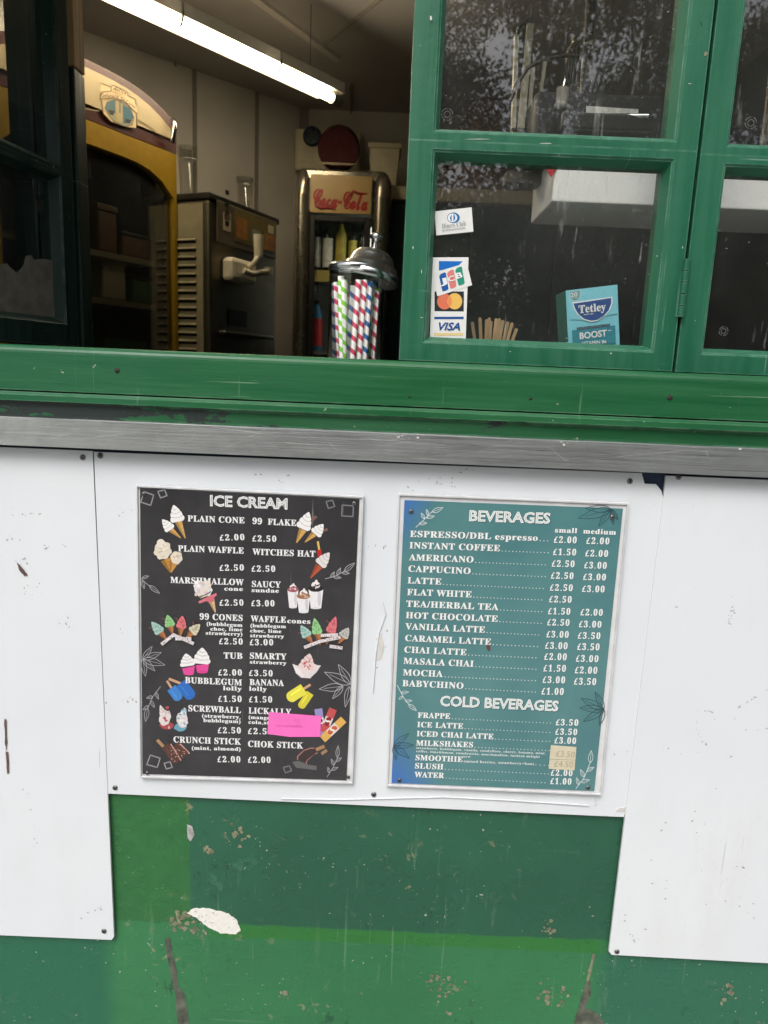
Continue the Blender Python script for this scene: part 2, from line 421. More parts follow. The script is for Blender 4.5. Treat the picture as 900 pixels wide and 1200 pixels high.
# paint and filler losses on the wall
M['filler'] = plain('old_white_filler', (236, 234, 226), .8, var=.05, vscale=160, bump=.12)
M['crack'] = plain('bare_dark_wood', (92, 98, 84), .85, var=.35, vscale=60, bump=.3)
M['mud'] = plain('rubbed_primer', (132, 134, 108), .85, var=.3, vscale=90)
def ragged(pts, y, amp=.0012, sub=5, off=0.0):
    """closed outline through pixel points, roughened a little"""
    ps = [at(px, py, y) for px, py in pts]; out = []
    for i, p in enumerate(ps):
        q = ps[(i+1) % len(ps)]
        for k in range(sub):
            v = p.lerp(q, k/sub); j = 0 if k == 0 else amp
            out.append(v+Vector((random.uniform(-j, j), 0, random.uniform(-j, j))))
    return out
b = MB()
b.prism([p for p in ragged([(219, 1070), (227, 1065), (245, 1065), (268, 1071), (277, 1078), (282, 1091), (276, 1095), (258, 1094), (243, 1086), (232, 1077)], YW-.0012)], (0, .0011, 0), M['filler'])
for i in range(26):
    px, py = random.uniform(222, 276), random.uniform(1068, 1092)
    c = at(px, py, YW-.0016); r = random.uniform(.0003, .0010)
    b.poly([c+Vector((r*math.cos(a)*random.uniform(.6, 1.2), 0, r*math.sin(a))) for a in [k*math.pi/3 for k in range(6)]], M['crack'])
FP = b; b = LWM
b.poly(ragged([(193, 1100), (199, 1098), (203, 1120), (208, 1140), (209, 1156), (217, 1166), (222, 1200), (208, 1202), (206, 1170), (200, 1140)], YW-.0004, .0009), M['crack'])
b.poly(ragged([(687, 1150), (692, 1150), (692, 1168), (686, 1180), (700, 1188), (712, 1204), (671, 1204), (680, 1172)], YW-.0004, .0012), M['crack'])
b.poly(ragged([(694, 1118), (698, 1118), (690, 1150), (687, 1150)], YW-.0004, .0006), M['mud'])
for cx, cy, n, sp in ((213, 1078, 34, 15), (205, 1084, 14, 12), (516, 1155, 26, 22), (536, 1166, 18, 26), (645, 1166, 16, 22), (642, 1092, 9, 10), (850, 1160, 16, 14), (333, 1166, 9, 6), (230, 1090, 16, 18), (277, 980, 12, 20), (245, 998, 6, 5), (640, 1080, 5, 20), (222, 975, 5, 3)):
    for i in range(int(n*1.5)):
        px = cx+random.gauss(0, sp*.5); py = cy+random.gauss(0, sp*.45); r = random.uniform(.4, 1.2) if random.random() < .6 else random.uniform(1.2, 3.6)
        a0 = random.uniform(0, 3)
        b.poly([at(px+r*random.uniform(.5, 1.3)*math.cos(a0-k*math.pi/4), py+r*random.uniform(.5, 1.2)*math.sin(a0-k*math.pi/4), YW-.0006-i*.00001) for k in range(8)], M['mud'])
b.poly(ragged([(219, 966), (225, 968), (228, 978), (223, 986), (220, 982)], YW-.0007, .0005), M['scuff_grey'])
lw = b.build('lower_wall', kiosk)
tag(FP.build('filler_patch', lw), 'white patch of pitted old filler')

b = MB(); b.box(XL, XR, .0062, YW-.0003, at(450, 578, .006).z, zb0+.012, M['blue_backing']); b.build('backing_batten', kiosk)

def section(mb, prof, m, x0=XL, x1=XR):
    """(y, z) outline run along the whole counter"""
    n = len(prof); vs = [(x0, y, z) for y, z in prof]+[(x1, y, z) for y, z in prof]
    mb.add(vs, [(i, (i+1) % n, (i+1) % n+n, i+n) for i in range(n)], m)
    mb.add(vs[:n], [list(range(n))[::-1]], m); mb.add(vs[n:], [list(range(n))], m)
# sill board with a rounded nose, rail with a worn face, steel edging
za = at(450, 475, -.014).z
b = MB(); nose = [(-.014, za)]
for i in range(6):
    a = i/5*math.pi/2; nose.append((-.014+.010*(1-math.cos(a)), zs_top-.010+.010*math.sin(a)))
nose += [(.052, zs_top+.001), (.052, za)]
section(b, nose[::-1], M['sill_green'])
sill = b.build('window_sill', kiosk)
for px, py, r in ((137, 434, 3), (622, 467, 1.8), (785, 466, 3.2), (480, 465, 1.4)):
    b = MB(); c = at(px, py, -.0145); b.lathe([(0, 0), (r/850*1.0, 0), (r/850, .0004)], M['slot'], c, (0, 1, 0), 12)
    b.build('nail_hole', sill)
z1, z2, z3 = at(450, 477, -.018).z, at(450, 487.5, -.018).z, at(450, 506, -.012).z
b = MB(); section(b, [(-.018, z2), (-.018, z1-.004), (-.014, z1), (.03, z1), (.03, z2)][::-1], M['sill_green']); b.build('sill_bead', kiosk)
b = MB(); section(b, [(-.012, z3), (-.012, z2-.0035), (-.0155, z2-.0005), (.03, z2-.0005), (.03, z3)][::-1], M['worn_green']); tag(b.build('sill_rail', kiosk), 'lower rail with paint flaked down to the dark primer')
z4 = at(450, 540.5, -.0215).z
b = MB(); EDG = b; section(b, [(-.0215, z4), (-.0215, z3-.0015), (-.0200, z3-.0003), (.03, z3-.0003), (.03, z3-.002), (-.0195, z3-.002), (-.0195, z4)][::-1], M['steel'])
b = MB(); section(b, [(-.006, z4+.004), (-.006, z3-.003), (.028, z3-.003), (.028, z4+.004)][::-1], M['blue_backing']); b.build('edging_batten', kiosk)
b = EDG
for i in range(14):
    px = random.choice([480, 482, 474, 492, 665, 668, 812, 464, 858]) + random.uniform(-9, 9); py = 506+ (px-450)*.042 + random.uniform(2, 9); r = random.uniform(.5, 1.8)
    b.poly([at(px+r*random.uniform(.4, 1.5)*math.cos(k), py+r*random.uniform(.4, 1)*math.sin(k), -.0219-i*.00002) for k in range(6)], M['scuff_pale'])
M['scratch'] = plain('bright_scratch', (222, 224, 222), .5, .4)
for x0, y0, x1, y1 in ((264, 526, 312, 502), (222, 520, 228, 508), (52, 518, 92, 503), (110, 512, 160, 507), (330, 518, 372, 522), (380, 510, 392, 526), (560, 530, 600, 516), (690, 520, 700, 540), (720, 536, 800, 528), (826, 524, 834, 546), (180, 500, 190, 522), (20, 506, 30, 515), (430, 514, 520, 521), (350, 506, 352, 524), (640, 522, 668, 544), (250, 500, 330, 512)):
    n = 7; P = [at(x0+(x1-x0)*i/n+random.uniform(-.5, .5), y0+(y1-y0)*i/n+random.uniform(-.5, .5), -.0217) for i in range(n+1)]; t = random.uniform(.00012, .0003)
    for u0, u1 in zip(P[:-1], P[1:]):
        d = (u1-u0).normalized(); q = Vector((-d.z, 0, d.x))*t*random.uniform(.4, 1); b.poly([u0-q, u1-q, u1+q, u0+q], M['scratch'])
b.build('counter_edging', kiosk)

# outer shell
b = MB(); ZC = 2.50
b.box(XL, -.742, .0, .06, zs_top+.002, 2.55, M['outside']); b.box(.866, XR, .0, .06, zs_top+.002, 2.55, M['outside'])
b.box(-.742, .866, .0, .06, 2.09, 2.55, M['outside'])
b.box(XL-.03, XL, .05, 2.5, 0, 2.55, M['outside']); b.box(XR, XR+.03, .05, 2.5, 0, 2.55, M['outside'])
b.build('outer_wall', kiosk)
b = MB(); b.box(XL-.06, XR+.06, -.03, 2.56, 2.55, 2.62, M['roof']); b.build('roof', kiosk)
b = MB()
pl = [(XL, .062), (XL, 1.41), (-.43, 2.43), (XR, 2.43), (XR, .062)]
for (ax, ay), (bx, by) in zip(pl[:-1], pl[1:]):
    b.add([(ax, ay, .1), (bx, by, .1), (bx, by, ZC), (ax, ay, ZC)], [(0, 1, 2, 3)], M['cream'])
d = Vector((1, 1, 0)).normalized(); nrm = Vector((1, -1, 0)).normalized()
for px in (228, 300):
    p = hit(px, 200, Vector((-.43, 2.43, 0)), nrm)
    q = [p+d*s_+nrm*.004 for s_ in (-.010, .010)]
    b.add([(q[0].x, q[0].y, .1), (q[1].x, q[1].y, .1), (q[1].x, q[1].y, ZC), (q[0].x, q[0].y, ZC)], [(0, 1, 2, 3)], M['seam'])
b.add([(-.445, 2.405, .1), (-.405, 2.42, .1), (-.405, 2.42, ZC), (-.445, 2.405, ZC)], [(0, 1, 2, 3)], M['seam'])
b.build('lining_wall', kiosk)
b = MB(); b.box(XL, XR, .06, 2.46, ZC, ZC+.03, M['ceil']); cl = b.build('ceiling', kiosk)
b = MB()
def ceil_strip(p, q, wd, z, m):
    a = at_z(*p, z); c = at_z(*q, z); t = (c-a).normalized(); s_ = Vector((-t.y, t.x, 0))*wd/2
    b.prism([a+s_, c+s_, c-s_, a-s_], (0, 0, .012), m)
ceil_strip((285, -10), (396, 72), .028, ZC-.012, M['cream'])
b.build('ceiling_batten', cl); b = MB()
ceil_strip((376, 57), (460, -10), .006, ZC-.011, M['seam'])
b.build('ceiling_joint', cl); b = MB()
ceil_strip((410, 100), (412, 150), .006, ZC-.013, M['seam'])
b.build('ceiling_joint', cl); b = MB()
ceil_strip((205, 75), (213, 108), .006, ZC-.011, M['seam'])
b.build('ceiling_joint', cl)
b = MB(); b.box(XL, XR, .05, 2.46, .02, .1, M['worktop']); b.build('floor', kiosk)
b = MB(); b.box(XL+.002, XR-.002, .053, .42, 1.345, 1.38, M['worktop'], .003); b.build('worktop', kiosk)
p = at(86, 200, .47)
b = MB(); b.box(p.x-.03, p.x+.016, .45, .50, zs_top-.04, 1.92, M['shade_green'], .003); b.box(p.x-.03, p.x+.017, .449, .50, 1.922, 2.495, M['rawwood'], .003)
tag(b.build('window_post', kiosk), 'dark green post worn to bare wood at its top')

# ------------------------------------------------------------------ casement windows
def ring(mb, x0, x1, z0, z1, wl, wr, wb, wt, y0, y1, yg, m, ch=.007, eb=.0025, et=.0025):
    def rect(l, r, bt, tp, y): return [(x0+l, y, z0+bt), (x1-r, y, z0+bt), (x1-r, y, z1-tp), (x0+l, y, z1-tp)]
    e = .0025
    loops = [rect(0, 0, 0, 0, y1), rect(0, 0, 0, 0, y0+e if eb and et else y0), rect(e, e, eb, et, y0),
             rect(wl-ch-.002, wr-ch-.002, wb-ch-.002, wt-ch-.002, y0), rect(wl-ch, wr-ch, wb-ch, wt-ch, y0+.002), rect(wl-ch+.001, wr-ch+.001, wb-ch+.001, wt-ch+.001, y0+.0022), rect(wl, wr, wb, wt, yg-.001),
             rect(wl, wr, wb, wt, y1), rect(0, 0, 0, 0, y1)]
    vs = sum(loops[:-1], []); n = len(loops)-1; fs = []
    for k in range(n):
        a = k*4; c = ((k+1) % n)*4
        for i in range(4): fs.append((a+i, a+(i+1) % 4, c+(i+1) % 4, c+i))
    mb.add(vs, fs, m)
def casement(x0, x1, z0, z1, zt, wl, wr, wb=.033, wt=.05, tr=.019, X=None, paint='frame_green', label=None, y0=.010, y1=.048, ch=.007):
    yg = y0+.019
    b = MB(X); ring(b, x0, x1, z0, zt, wl, wr, wb, tr, y0, y1, yg, M[paint], ch, et=0); ring(b, x0, x1, zt, z1, wl, wr, tr, wt, y0, y1, yg, M[paint], ch, eb=0)
    f = b.build('casement_window', kiosk)
    if label: f['label'] = label
    for lo, hi in ((z0+wb, zt-tr), (zt+tr, z1-wt)):
        b = MB(X); b.box(x0+wl-.004, x1-wr+.004, yg, yg+.004, lo-.004, hi+.004, M['glass']); b.build('window_pane', f)
    return f
zc0 = zs_top+.0015; zc1 = 2.085
zt = (at(640, 160, .01).z+at(640, 180, .01).z)/2
cx0 = (at(487, 0, .01).x+at(467, 420, .01).x)/2; cx1 = (at(838.5, 0, .01).x+at(787, 434, .01).x)/2
def gx(*q): return sum(at(px, py, .029).x for px, py in q)/len(q)
gl, gr, g2 = gx((523.5, 0), (512, 145), (515, 185), (504, 400)), gx((797.5, 0), (781, 165), (773, 195), (753.5, 408)), gx((876.5, 0), (852, 165), (848, 200), (822, 412))
w1 = casement(cx0, cx1, zc0, zc1, zt, gl-cx0, cx1-gr, label='closed window with card stickers and a tea box behind it')
w2 = casement(cx1+.0045, cx1+.0045+.385, zc0, zc1, zt-.003, g2-cx1-.0045, .051, label='closed window cut by the right edge of the photo')
def hinge(wd, px0, px1, yc):
    p = at((px0[0]+px1[0])/2, px0[1], yc); q = at((px0[0]+px1[0])/2, px1[1], yc)
    b = MB(); xm = (p.x+q.x)/2; n = 5; h = (p.z-q.z)/n
    for i in range(n): b.tube([(xm, yc, q.z+i*h+.0005), (xm, yc, q.z+(i+1)*h-.0005)], .0046, M['frame_green'], 10)
    b.box(xm-.006, xm+.006, yc+.003, yc+.0045, q.z+.001, p.z-.001, M['frame_green'])
    b.build('hinge', wd)
hinge(w1, (806, 303), (797, 372), .006)
M['etch'] = plain('etched_glass', (128, 130, 128), .8)
def etched(wd, px, py, r):
    b = MB(); c = at(px, py, .0285)
    for rad in (r, r*.55):
        n = 20; rr = rad/850*1.03; t = .00026
        for k in range(n):
            if rad == r and k % 5 == 4: continue
            a0, a1 = 2*math.pi*k/n, 2*math.pi*(k+1)/n
            b.poly([c+Vector((math.cos(a)*q, 0, math.sin(a)*q)) for a, q in ((a0, rr-t), (a1, rr-t), (a1, rr+t), (a0, rr+t))], M['etch'])
    b.build('etched_mark', wd)
etched(w1, 524, 134, 6); etched(w2, 880, 144, 6); etched(w2, 848, 388, 5)
b = MB()
def fleck(mb, cx, cy, rx, ry, m, y, k=8): mb.poly([at(cx+rx*math.cos(i*2*math.pi/k)*random.uniform(.6, 1.2), cy+ry*math.sin(i*2*math.pi/k)*random.uniform(.6, 1.2), y) for i in range(k)], m)
for cx, cy, rx, ry, m in ((827, 63, 2.6, 3.4, 'mud'), (822, 28, .8, 2.2, 'slot'), (505, 21, 1.6, 3.0, 'scuff_pale'), (506, 26, 1.0, 1.4, 'slot'), (808, 98, 2.2, .5, 'scuff_pale'), (494, 372, 1.6, .5, 'scuff_pale'), (484, 290, .6, 1.6, 'scuff_pale'), (494, 318, .5, 2.2, 'scuff_pale'), (640, 168, 9, .4, 'scuff_pale'), (560, 163, 14, .4, 'scuff_pale'), (716, 414, 1, .8, 'scuff_pale'), (800, 290, .6, 1.3, 'scuff_pale'), (770, 300, .5, 1.2, 'scuff_pale'), (598, 412, 1.6, .4, 'scuff_pale')): fleck(b, cx, cy, rx, ry, M[m], .0096)
tag(b.build('paint_chip', w1), kind='stuff')
# folded open pair on the left, swung inwards
fe = at(78, 300, .43)
hx, hy = fe.x-.075, .05
ang = math.atan2(fe.y-hy, fe.x-hx); wlen = math.hypot(fe.y-hy, fe.x-hx)
X1 = Matrix.Translation((hx, hy, 0)) @ Matrix.Rotation(ang, 4, 'Z')
ztl = at(75, 207, .43).z
wl_ = casement(0, wlen, zc0+.006, zc1, ztl, .045, .046, wb=.05, X=X1, paint='shade_green', label='shaded green window folded open into the kiosk', y0=-.019, y1=.019, ch=.010)
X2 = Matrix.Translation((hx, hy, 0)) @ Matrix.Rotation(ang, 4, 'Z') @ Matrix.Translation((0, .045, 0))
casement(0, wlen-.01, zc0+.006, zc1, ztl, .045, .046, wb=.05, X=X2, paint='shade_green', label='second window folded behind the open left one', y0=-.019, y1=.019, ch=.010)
# torn strip of film left on the lower pane of the open window
nrmf = X1.to_3x3() @ Vector((0, -1, 0)); pf = X1 @ Vector((0, -.0015, 0))
b = MB(); edge = [(-40, 312), (-20, 306), (0, 310), (9, 309), (11, 313), (20, 319), (27, 312), (30, 300), (37, 299), (40, 304), (50, 303), (63, 306)]
pts = [hit(px+random.uniform(-.5, .5), py+random.uniform(-1, 1), pf, nrmf) for px, py in edge]+[hit(px, py, pf, nrmf) for px, py in ((69, 373), (-40, 369))]
b.poly(pts, M['film'], nrmf); tag(b.build('torn_film', wl_), 'torn strip of cloudy film stuck along the bottom of the glass')

# ------------------------------------------------------------------ white boards screwed over the wall
def screw(mb, px, py, y, r=.0042, m=None):
    c = at(px, py, y)
    mb.lathe([(r, 0), (r*.92, r*.28), (r*.55, r*.45), (0, r*.48)], m or M['screw'], c, (0, -1, 0), 14)
    for a in (.4, .4+math.pi/2):
        u = Vector((math.cos(a), 0, math.sin(a)))*r*.55; v = Vector((-math.sin(a), 0, math.cos(a)))*r*.13; o = c+Vector((0, -r*.5, 0))
        mb.poly([o-u-v, o+u-v, o+u+v, o-u+v], M['slot'])
def scuff(mb, m, y, items):
    k = 0
    for cx, cy, sx, sy, n, ang in items:
        for i in range(max(2, int(n*.65))):
            k += 1; t, u = random.gauss(0, .45), random.gauss(0, .3)
            px = cx+t*sx*math.cos(ang)-u*sy*math.sin(ang); py = cy+t*sx*math.sin(ang)+u*sy*math.cos(ang)
            r = random.uniform(.25, 1.1); el = random.uniform(1, 2.2); a0 = ang+random.uniform(-.5, .5)
            P = []
            for q in range(6):
                a = q*math.pi/3; ex, ey = r*el*math.cos(a)*random.uniform(.5, 1.2), r*math.sin(a)*random.uniform(.5, 1.2)
                P.append(at(px+ex*math.cos(a0)-ey*math.sin(a0), py+ex*math.sin(a0)+ey*math.cos(a0), y-.00015-k*.000004))
            mb.poly(P, m)
def wallboard(name, pts, y, label, screws, scuffs, rust=(), ret=False):
    b = MB(); P = [at(px, py, y) for px, py in pts]
    b.prism(P, (0, .0045, 0), M['board'], M['board_edge'])
    scuff(b, M['scuff_grey'], y, scuffs)
    for r in rust:
        b.poly([q+Vector((0, -.0012, 0)) for q in ragged(r, y, .0006, 4)], M['scuff_dark'])
    c = sum(P, Vector())/len(P)
    o = b.build('wall_board', loc=(c.x, y+.002, c.z)); tag(o, label, 'wall board', 'white boards screwed to the kiosk front', 'thing')
    for s_ in screws:
        b = MB(); screw(b, s_[0], s_[1], y); b.build('screw', o)
    return o
lft = -260
wallboard('l', [(lft, 513), (108.5, 528.5), (133.5, 1098), (130.5, 1101.5), (lft, 1085)], -.0005,
  'white board at the left with a rusty vertical scrape', [(97, 536), (122, 1091)],
  [(28, 600, 22, 8, 14, .1), (25, 660, 5, 10, 10, 1.2), (37, 690, 6, 20, 16, 1.3), (76, 730, 8, 30, 12, 1.5), (28, 925, 6, 10, 4, .3), (36, 948, 4, 4, 4, 0), (110, 1068, 22, 5, 14, -.4), (20, 630, 6, 26, 10, 1.5), (60, 640, 26, 6, 8, 0), (45, 985, 8, 20, 6, 1.3)],
  [[(20, 658), (24, 662), (30, 670), (33, 674), (29, 675), (23, 668)], [(5.6, 842), (8, 843), (9, 870), (8, 880), (6, 870)], [(7, 880), (10, 881), (11, 905), (9, 907)]])
cb = wallboard('c', [(110, 529.5), (752, 554.5), (755.5, 567), (769, 567.5), (775, 575), (779, 591), (742, 940), (737, 945), (731, 947), (726, 947), (722, 951), (733, 951), (731, 957.5), (126.5, 930)], .0004,
  'white board carrying both menus, its upper right corner broken off', [(117.5, 534), (738, 564), (135, 923), (438, 931)],
  [(515, 566, 30, 12, 34, -.2), (536, 555, 26, 10, 10, -.2), (447, 760, 8, 60, 10, .2), (430, 640, 4, 80, 10, 1.57), (300, 556, 60, 4, 6, .04), (330, 565, 14, 5, 5, .1), (146, 600, 4, 30, 8, 1.5), (147, 820, 4, 60, 14, 1.5), (132, 740, 6, 60, 10, 1.4), (716, 880, 4, 40, 8, 1.6)])
b = MB()
b.prism([at(*q, -.0006) for q in ((722, 951), (726, 946.5), (731, 946.8), (736, 943.5), (733, 951))], (0, .0008, 0), M['scuff_pale'])
b.prism([at(*q, -.0006) for q in ((441, 748), (447, 742), (450, 760), (446, 772), (440, 774), (444, 760))], (0, .0008, 0), M['scuff_pale'])
b.tube([at(*q, -.0012) for q in ((330, 936), (400, 937), (440, 936), (520, 934), (600, 938), (690, 944))], .0010, M['board'], 6)
b.tube([at(*q, -.0010) for q in ((448, 705), (452, 720), (444, 742), (440, 770), (437, 812))], .0009, M['board'], 6)
b.tube([at(*q, -.0010) for q in ((690, 925), (699, 935), (698, 944))], .0010, M['board'], 6)
b.build('torn_edge', cb)
wallboard('r', [(780.5, 557.5), (1150, 573), (1150, 1142), (717, 1119), (713.5, 1115)], -.0012,
  'white board at the right with grey rubbed marks across its lower part', [(795, 559), (723, 1115)],
  [(857, 722, 5, 22, 22, .15), (835, 838, 30, 8, 14, .2), (822, 860, 24, 5, 16, 1.2), (880, 820, 40, 4, 16, -.55), (898, 855, 24, 4, 10, .02), (791, 712, 3, 3, 5, 0), (745, 1090, 24, 26, 14, .2), (800, 960, 60, 50, 14, 0), (860, 1040, 60, 60, 22, .3), (770, 1030, 24, 40, 8, 0), (800, 880, 60, 8, 8, .1)])

# ------------------------------------------------------------------ the two menus
class Zoom:
    """measured drawing: its origin and scale on the photograph; points land on the plane y"""
    def __init__(s, ox, oy, k, y): s.ox, s.oy, s.k, s.y = ox, oy, k, y
    def p(s, X, Y, lift=0.0): return at(s.ox+X/s.k, s.oy+Y/s.k, s.y-lift)
class Print:
    """flat coloured artwork printed on the sheet, each colour a hair in front of the one before"""
    def __init__(s, z): s.z = z; s.b = MB(); s.l = .00006; s.n = 0
    def up(s): s.n += 1; return s.l+s.n*.00003
    def poly(s, pts, c): 
        L = s.up(); s.b.poly([s.z.p(x, y, L) for x, y in pts], ink(c) if isinstance(c, tuple) else c); return s
    def blob(s, cx, cy, rx, ry, c, rot=0.0, n=18, jit=0.0, lobes=0, lob=0.0):
        P = []; ph = random.uniform(0, 6)
        for i in range(n):
            a = 2*math.pi*i/n; r = 1+random.uniform(-jit, jit)+lob*math.cos(lobes*a+ph)
            x, y = rx*r*math.cos(a), ry*r*math.sin(a); P.append((cx+x*math.cos(rot)-y*math.sin(rot), cy+x*math.sin(rot)+y*math.cos(rot)))
        return s.poly(P, c)
    def line(s, pts, wd, c, close=False):
        if close: pts = list(pts)+[pts[0]]
        L = s.up(); m = ink(c)
        for (ax, ay), (bx, by) in zip(pts[:-1], pts[1:]):
            d = math.hypot(bx-ax, by-ay) or 1; nx, ny = -(by-ay)/d*wd/2, (bx-ax)/d*wd/2; ex, ey = (bx-ax)/d*wd*.3, (by-ay)/d*wd*.3
            s.b.poly([s.z.p(x, y, L) for x, y in ((ax+nx-ex, ay+ny-ey), (bx+nx+ex, by+ny+ey), (bx-nx+ex, by-ny+ey), (ax-nx-ex, ay-ny-ey))], m)
        return s
    def frame(s, pts, wd, c): return s.line(pts, wd, c, True)
    def leaf(s, x0, y0, x1, y1, wd, lw, c, bend=0.0):
        """outlined leaf from stalk to tip with a midrib"""
        dx, dy = x1-x0, y1-y0; P = []; Q = []
        for i in range(9):
            t = i/8; w_ = wd*math.sin(math.pi*t**.8)*(1-.15*t); k = bend*math.sin(math.pi*t)
            P.append((x0+dx*t-dy*(w_+k), y0+dy*t+dx*(w_+k))); Q.append((x0+dx*t+dy*(w_-k), y0+dy*t-dx*(w_-k)))
        s.line(P+Q[::-1], lw, c); s.line([(x0, y0), (x0+dx*.8, y0+dy*.8)], lw*.7, c); return s
    def cone(s, bx, by, tx, ty, wd, c, c2=None):
        """wafer cone from its mouth centre to its tip"""
        dx, dy = tx-bx, ty-by; d = math.hypot(dx, dy); nx, ny = -dy/d*wd/2, dx/d*wd/2
        s.poly([(bx-nx, by-ny), (bx+nx, by+ny), (tx+nx*.16, ty+ny*.16), (tx-nx*.16, ty-ny*.16)], c)
        c2 = c2 or tuple(int(v*.78) for v in c)
        s.poly([(bx+nx*.2, by+ny*.2), (bx+nx, by+ny), (tx+nx*.16, ty+ny*.16), (tx, ty)], c2)
        for t in (.2, .42, .64): s.line([(bx-nx*(1-t)+dx*t, by-ny*(1-t)+dy*t), (bx+nx*(1-t)+dx*(t+.1), by+ny*(1-t)+dy*(t+.1))], d*.022, c2)
        return s
    def swirl(s, bx, by, tx, ty, wd, c, fleck=None):
        """whipped ice cream from its base to its peak, three turns"""
        dx, dy = tx-bx, ty-by; a = math.atan2(dy, dx); d = math.hypot(dx, dy); nx, ny = -dy/d, dx/d
        dk = tuple(int(v*.84) for v in c)
        P = []
        for t, w_ in ((-.05, .36), (.05, .50), (.18, .52), (.28, .44), (.36, .44), (.48, .42), (.56, .34), (.66, .32), (.76, .24), (.88, .15), (.97, .06)): P.append((bx+dx*t+nx*wd*w_, by+dy*t+ny*wd*w_))
        P.append((tx, ty))
        for t, w_ in ((.95, .07), (.84, .17), (.72, .27), (.62, .29), (.52, .40), (.42, .43), (.33, .42), (.22, .51), (.10, .52), (0, .42)): P.append((bx+dx*t-nx*wd*w_, by+dy*t-ny*wd*w_))
        s.poly(P, c)
        for t, w_ in ((.30, .40), (.56, .30), (.78, .18)):
            s.line([(bx+dx*(t-.05)+nx*wd*w_, by+dy*(t-.05)+ny*wd*w_), (bx+dx*(t-.10), by+dy*(t-.10)), (bx+dx*(t+.03)-nx*wd*w_, by+dy*(t+.03)-ny*wd*w_)], wd*.05, dk)
        if fleck:
            for i in range(12):
                t = random.uniform(.05, .75); u = random.uniform(-.36, .36)*(1-t)
                s.blob(bx+dx*t+nx*wd*u, by+dy*t+ny*wd*u, wd*.07, wd*.04, fleck, random.uniform(0, 3), 6)
        return s
    def build(s, name, parent): return s.b.build(name, parent)

def sheet(name, label, cat, outer, inner, yb, yp, mat):
    c = sum((at(px, py, yb) for px, py in outer), Vector())/4
    b = MB()
    o_ = [at(px, py, yp+.0012) for px, py in outer]
    b.prism(o_, (0, yb-yp-.0018, 0), M['pocket'], M['pocket'])
    o = tag(b.build(name, loc=(c.x, yb, c.z)), label, cat)
    # raised clear rim around the print
    b = MB(); rim = [at(px, py, yp+.0011) for px, py in outer]; inn = [at(px, py, yp+.0011) for px, py in inner]
    ctr = sum(rim, Vector())/4
    sh = lambda P, f: [ctr+(p-ctr)*f for p in P]
    L = [rim, [p+Vector((0, -.0028, 0)) for p in sh(rim, .997)], [p+Vector((0, -.0028, 0)) for p in sh(rim, .988)], [p+Vector((0, -.0004, 0)) for p in sh(rim, .984)]]
    vs = sum(L, []); fs = []
    for k in range(3):
        for i in range(4): fs.append((k*4+i, k*4+(i+1) % 4, k*4+4+(i+1) % 4, k*4+4+i))
    b.add(vs, fs, M['pocket_rim']); b.build('rim', o)
    b = MB(); b.poly([at(px, py, yp) for px, py in inner], mat); b.build('printed_sheet', o)
    return o
M['pocket'] = plain('cloudy_acrylic', (222, 223, 224), .18, var=.05)
M['pocket_rim'] = plain('acrylic_rim', (212, 213, 214), .14, var=.08)

YI = -.0056; YB = -.0034
ice = sheet('menu_sign', 'black chalkboard style ice cream menu with a pink note stuck low on it', 'menu sign',
            [(160, 568), (426.5, 581), (413.6, 918), (164.3, 911)], [(164, 572), (421.2, 585), (406, 914.5), (167, 907)], -.001, YI, M['chalkboard'])
WHT = (236, 236, 236); shd = ink((46, 84, 90))
Z1 = Zoom(155, 565, 3.3333, YI); Z2 = Zoom(155, 710, 3.3333, YI)
white = ink(WHT); TX = MB()
def T(z, body, x0, y0, x1, y1, cap, m=None, lift=.0002, mb=None, off=None, font=serif, cs=.69):
    if off is None: off = .005 if cap > 12 else .0
    p = z.p(x0, y0); q = z.p(x1, y1); up = z.p(x0, y0-cap)-p; d = (q-p).normalized(); up = up-d*up.dot(d)
    put_text(mb or TX, font(body), p, q, up, m or white, cs, off, 2, lift=lift, space=1.0 if font is not serif else 1.35 if body[0] == '£' else 1.10)
    if font is serif and cap > 12 and m is not shd:
        for sx in (-1, 1): put_text(mb or TX, font(body), p+d*(.00022*sx), q+d*(.00022*sx), up, m or white, cs, off, 2, lift=lift+.00002*(sx+2), space=1.35 if body[0] == '£' else 1.10)
C1, C2, CP = 24, 14, 23
sans = lambda s: s
T(Z1, 'ICE CREAM', 306, 92, 604, 105, 41, off=.035, font=sans, cs=.70)
T(Z1, 'ICE CREAM', 306, 92, 604, 105, 41, ink((92, 92, 94)), .0003, off=-.036, font=sans, cs=.70)
for a in (('PLAIN CONE', 217, 153, 438, 161, C1), ('99', 470, 163, 506, 165, C1), ('FLAKE', 530, 166, 640, 171, C1), ('£2.00', 343, 228, 438, 226, CP), ('£2.50', 470, 231, 562, 233, CP),
          ('PLAIN WAFFLE', 180, 270, 435, 279, C1), ('WITCHES HAT', 470, 283, 714, 292, C1), ('£2.50', 342, 346, 436, 345, CP), ('£2.50', 467, 349, 558, 350, CP),
          ('MARSHMALLOW', 150, 393, 435, 403, C1), ('cone', 360, 423, 432, 425, 16), ('SAUCY', 468, 409, 580, 412, C1), ('sundae', 467, 429, 572, 432, 16), ('£2.50', 342, 482, 434, 482, CP), ('£3.00', 466, 484, 555, 485, CP)): T(Z1, *a)
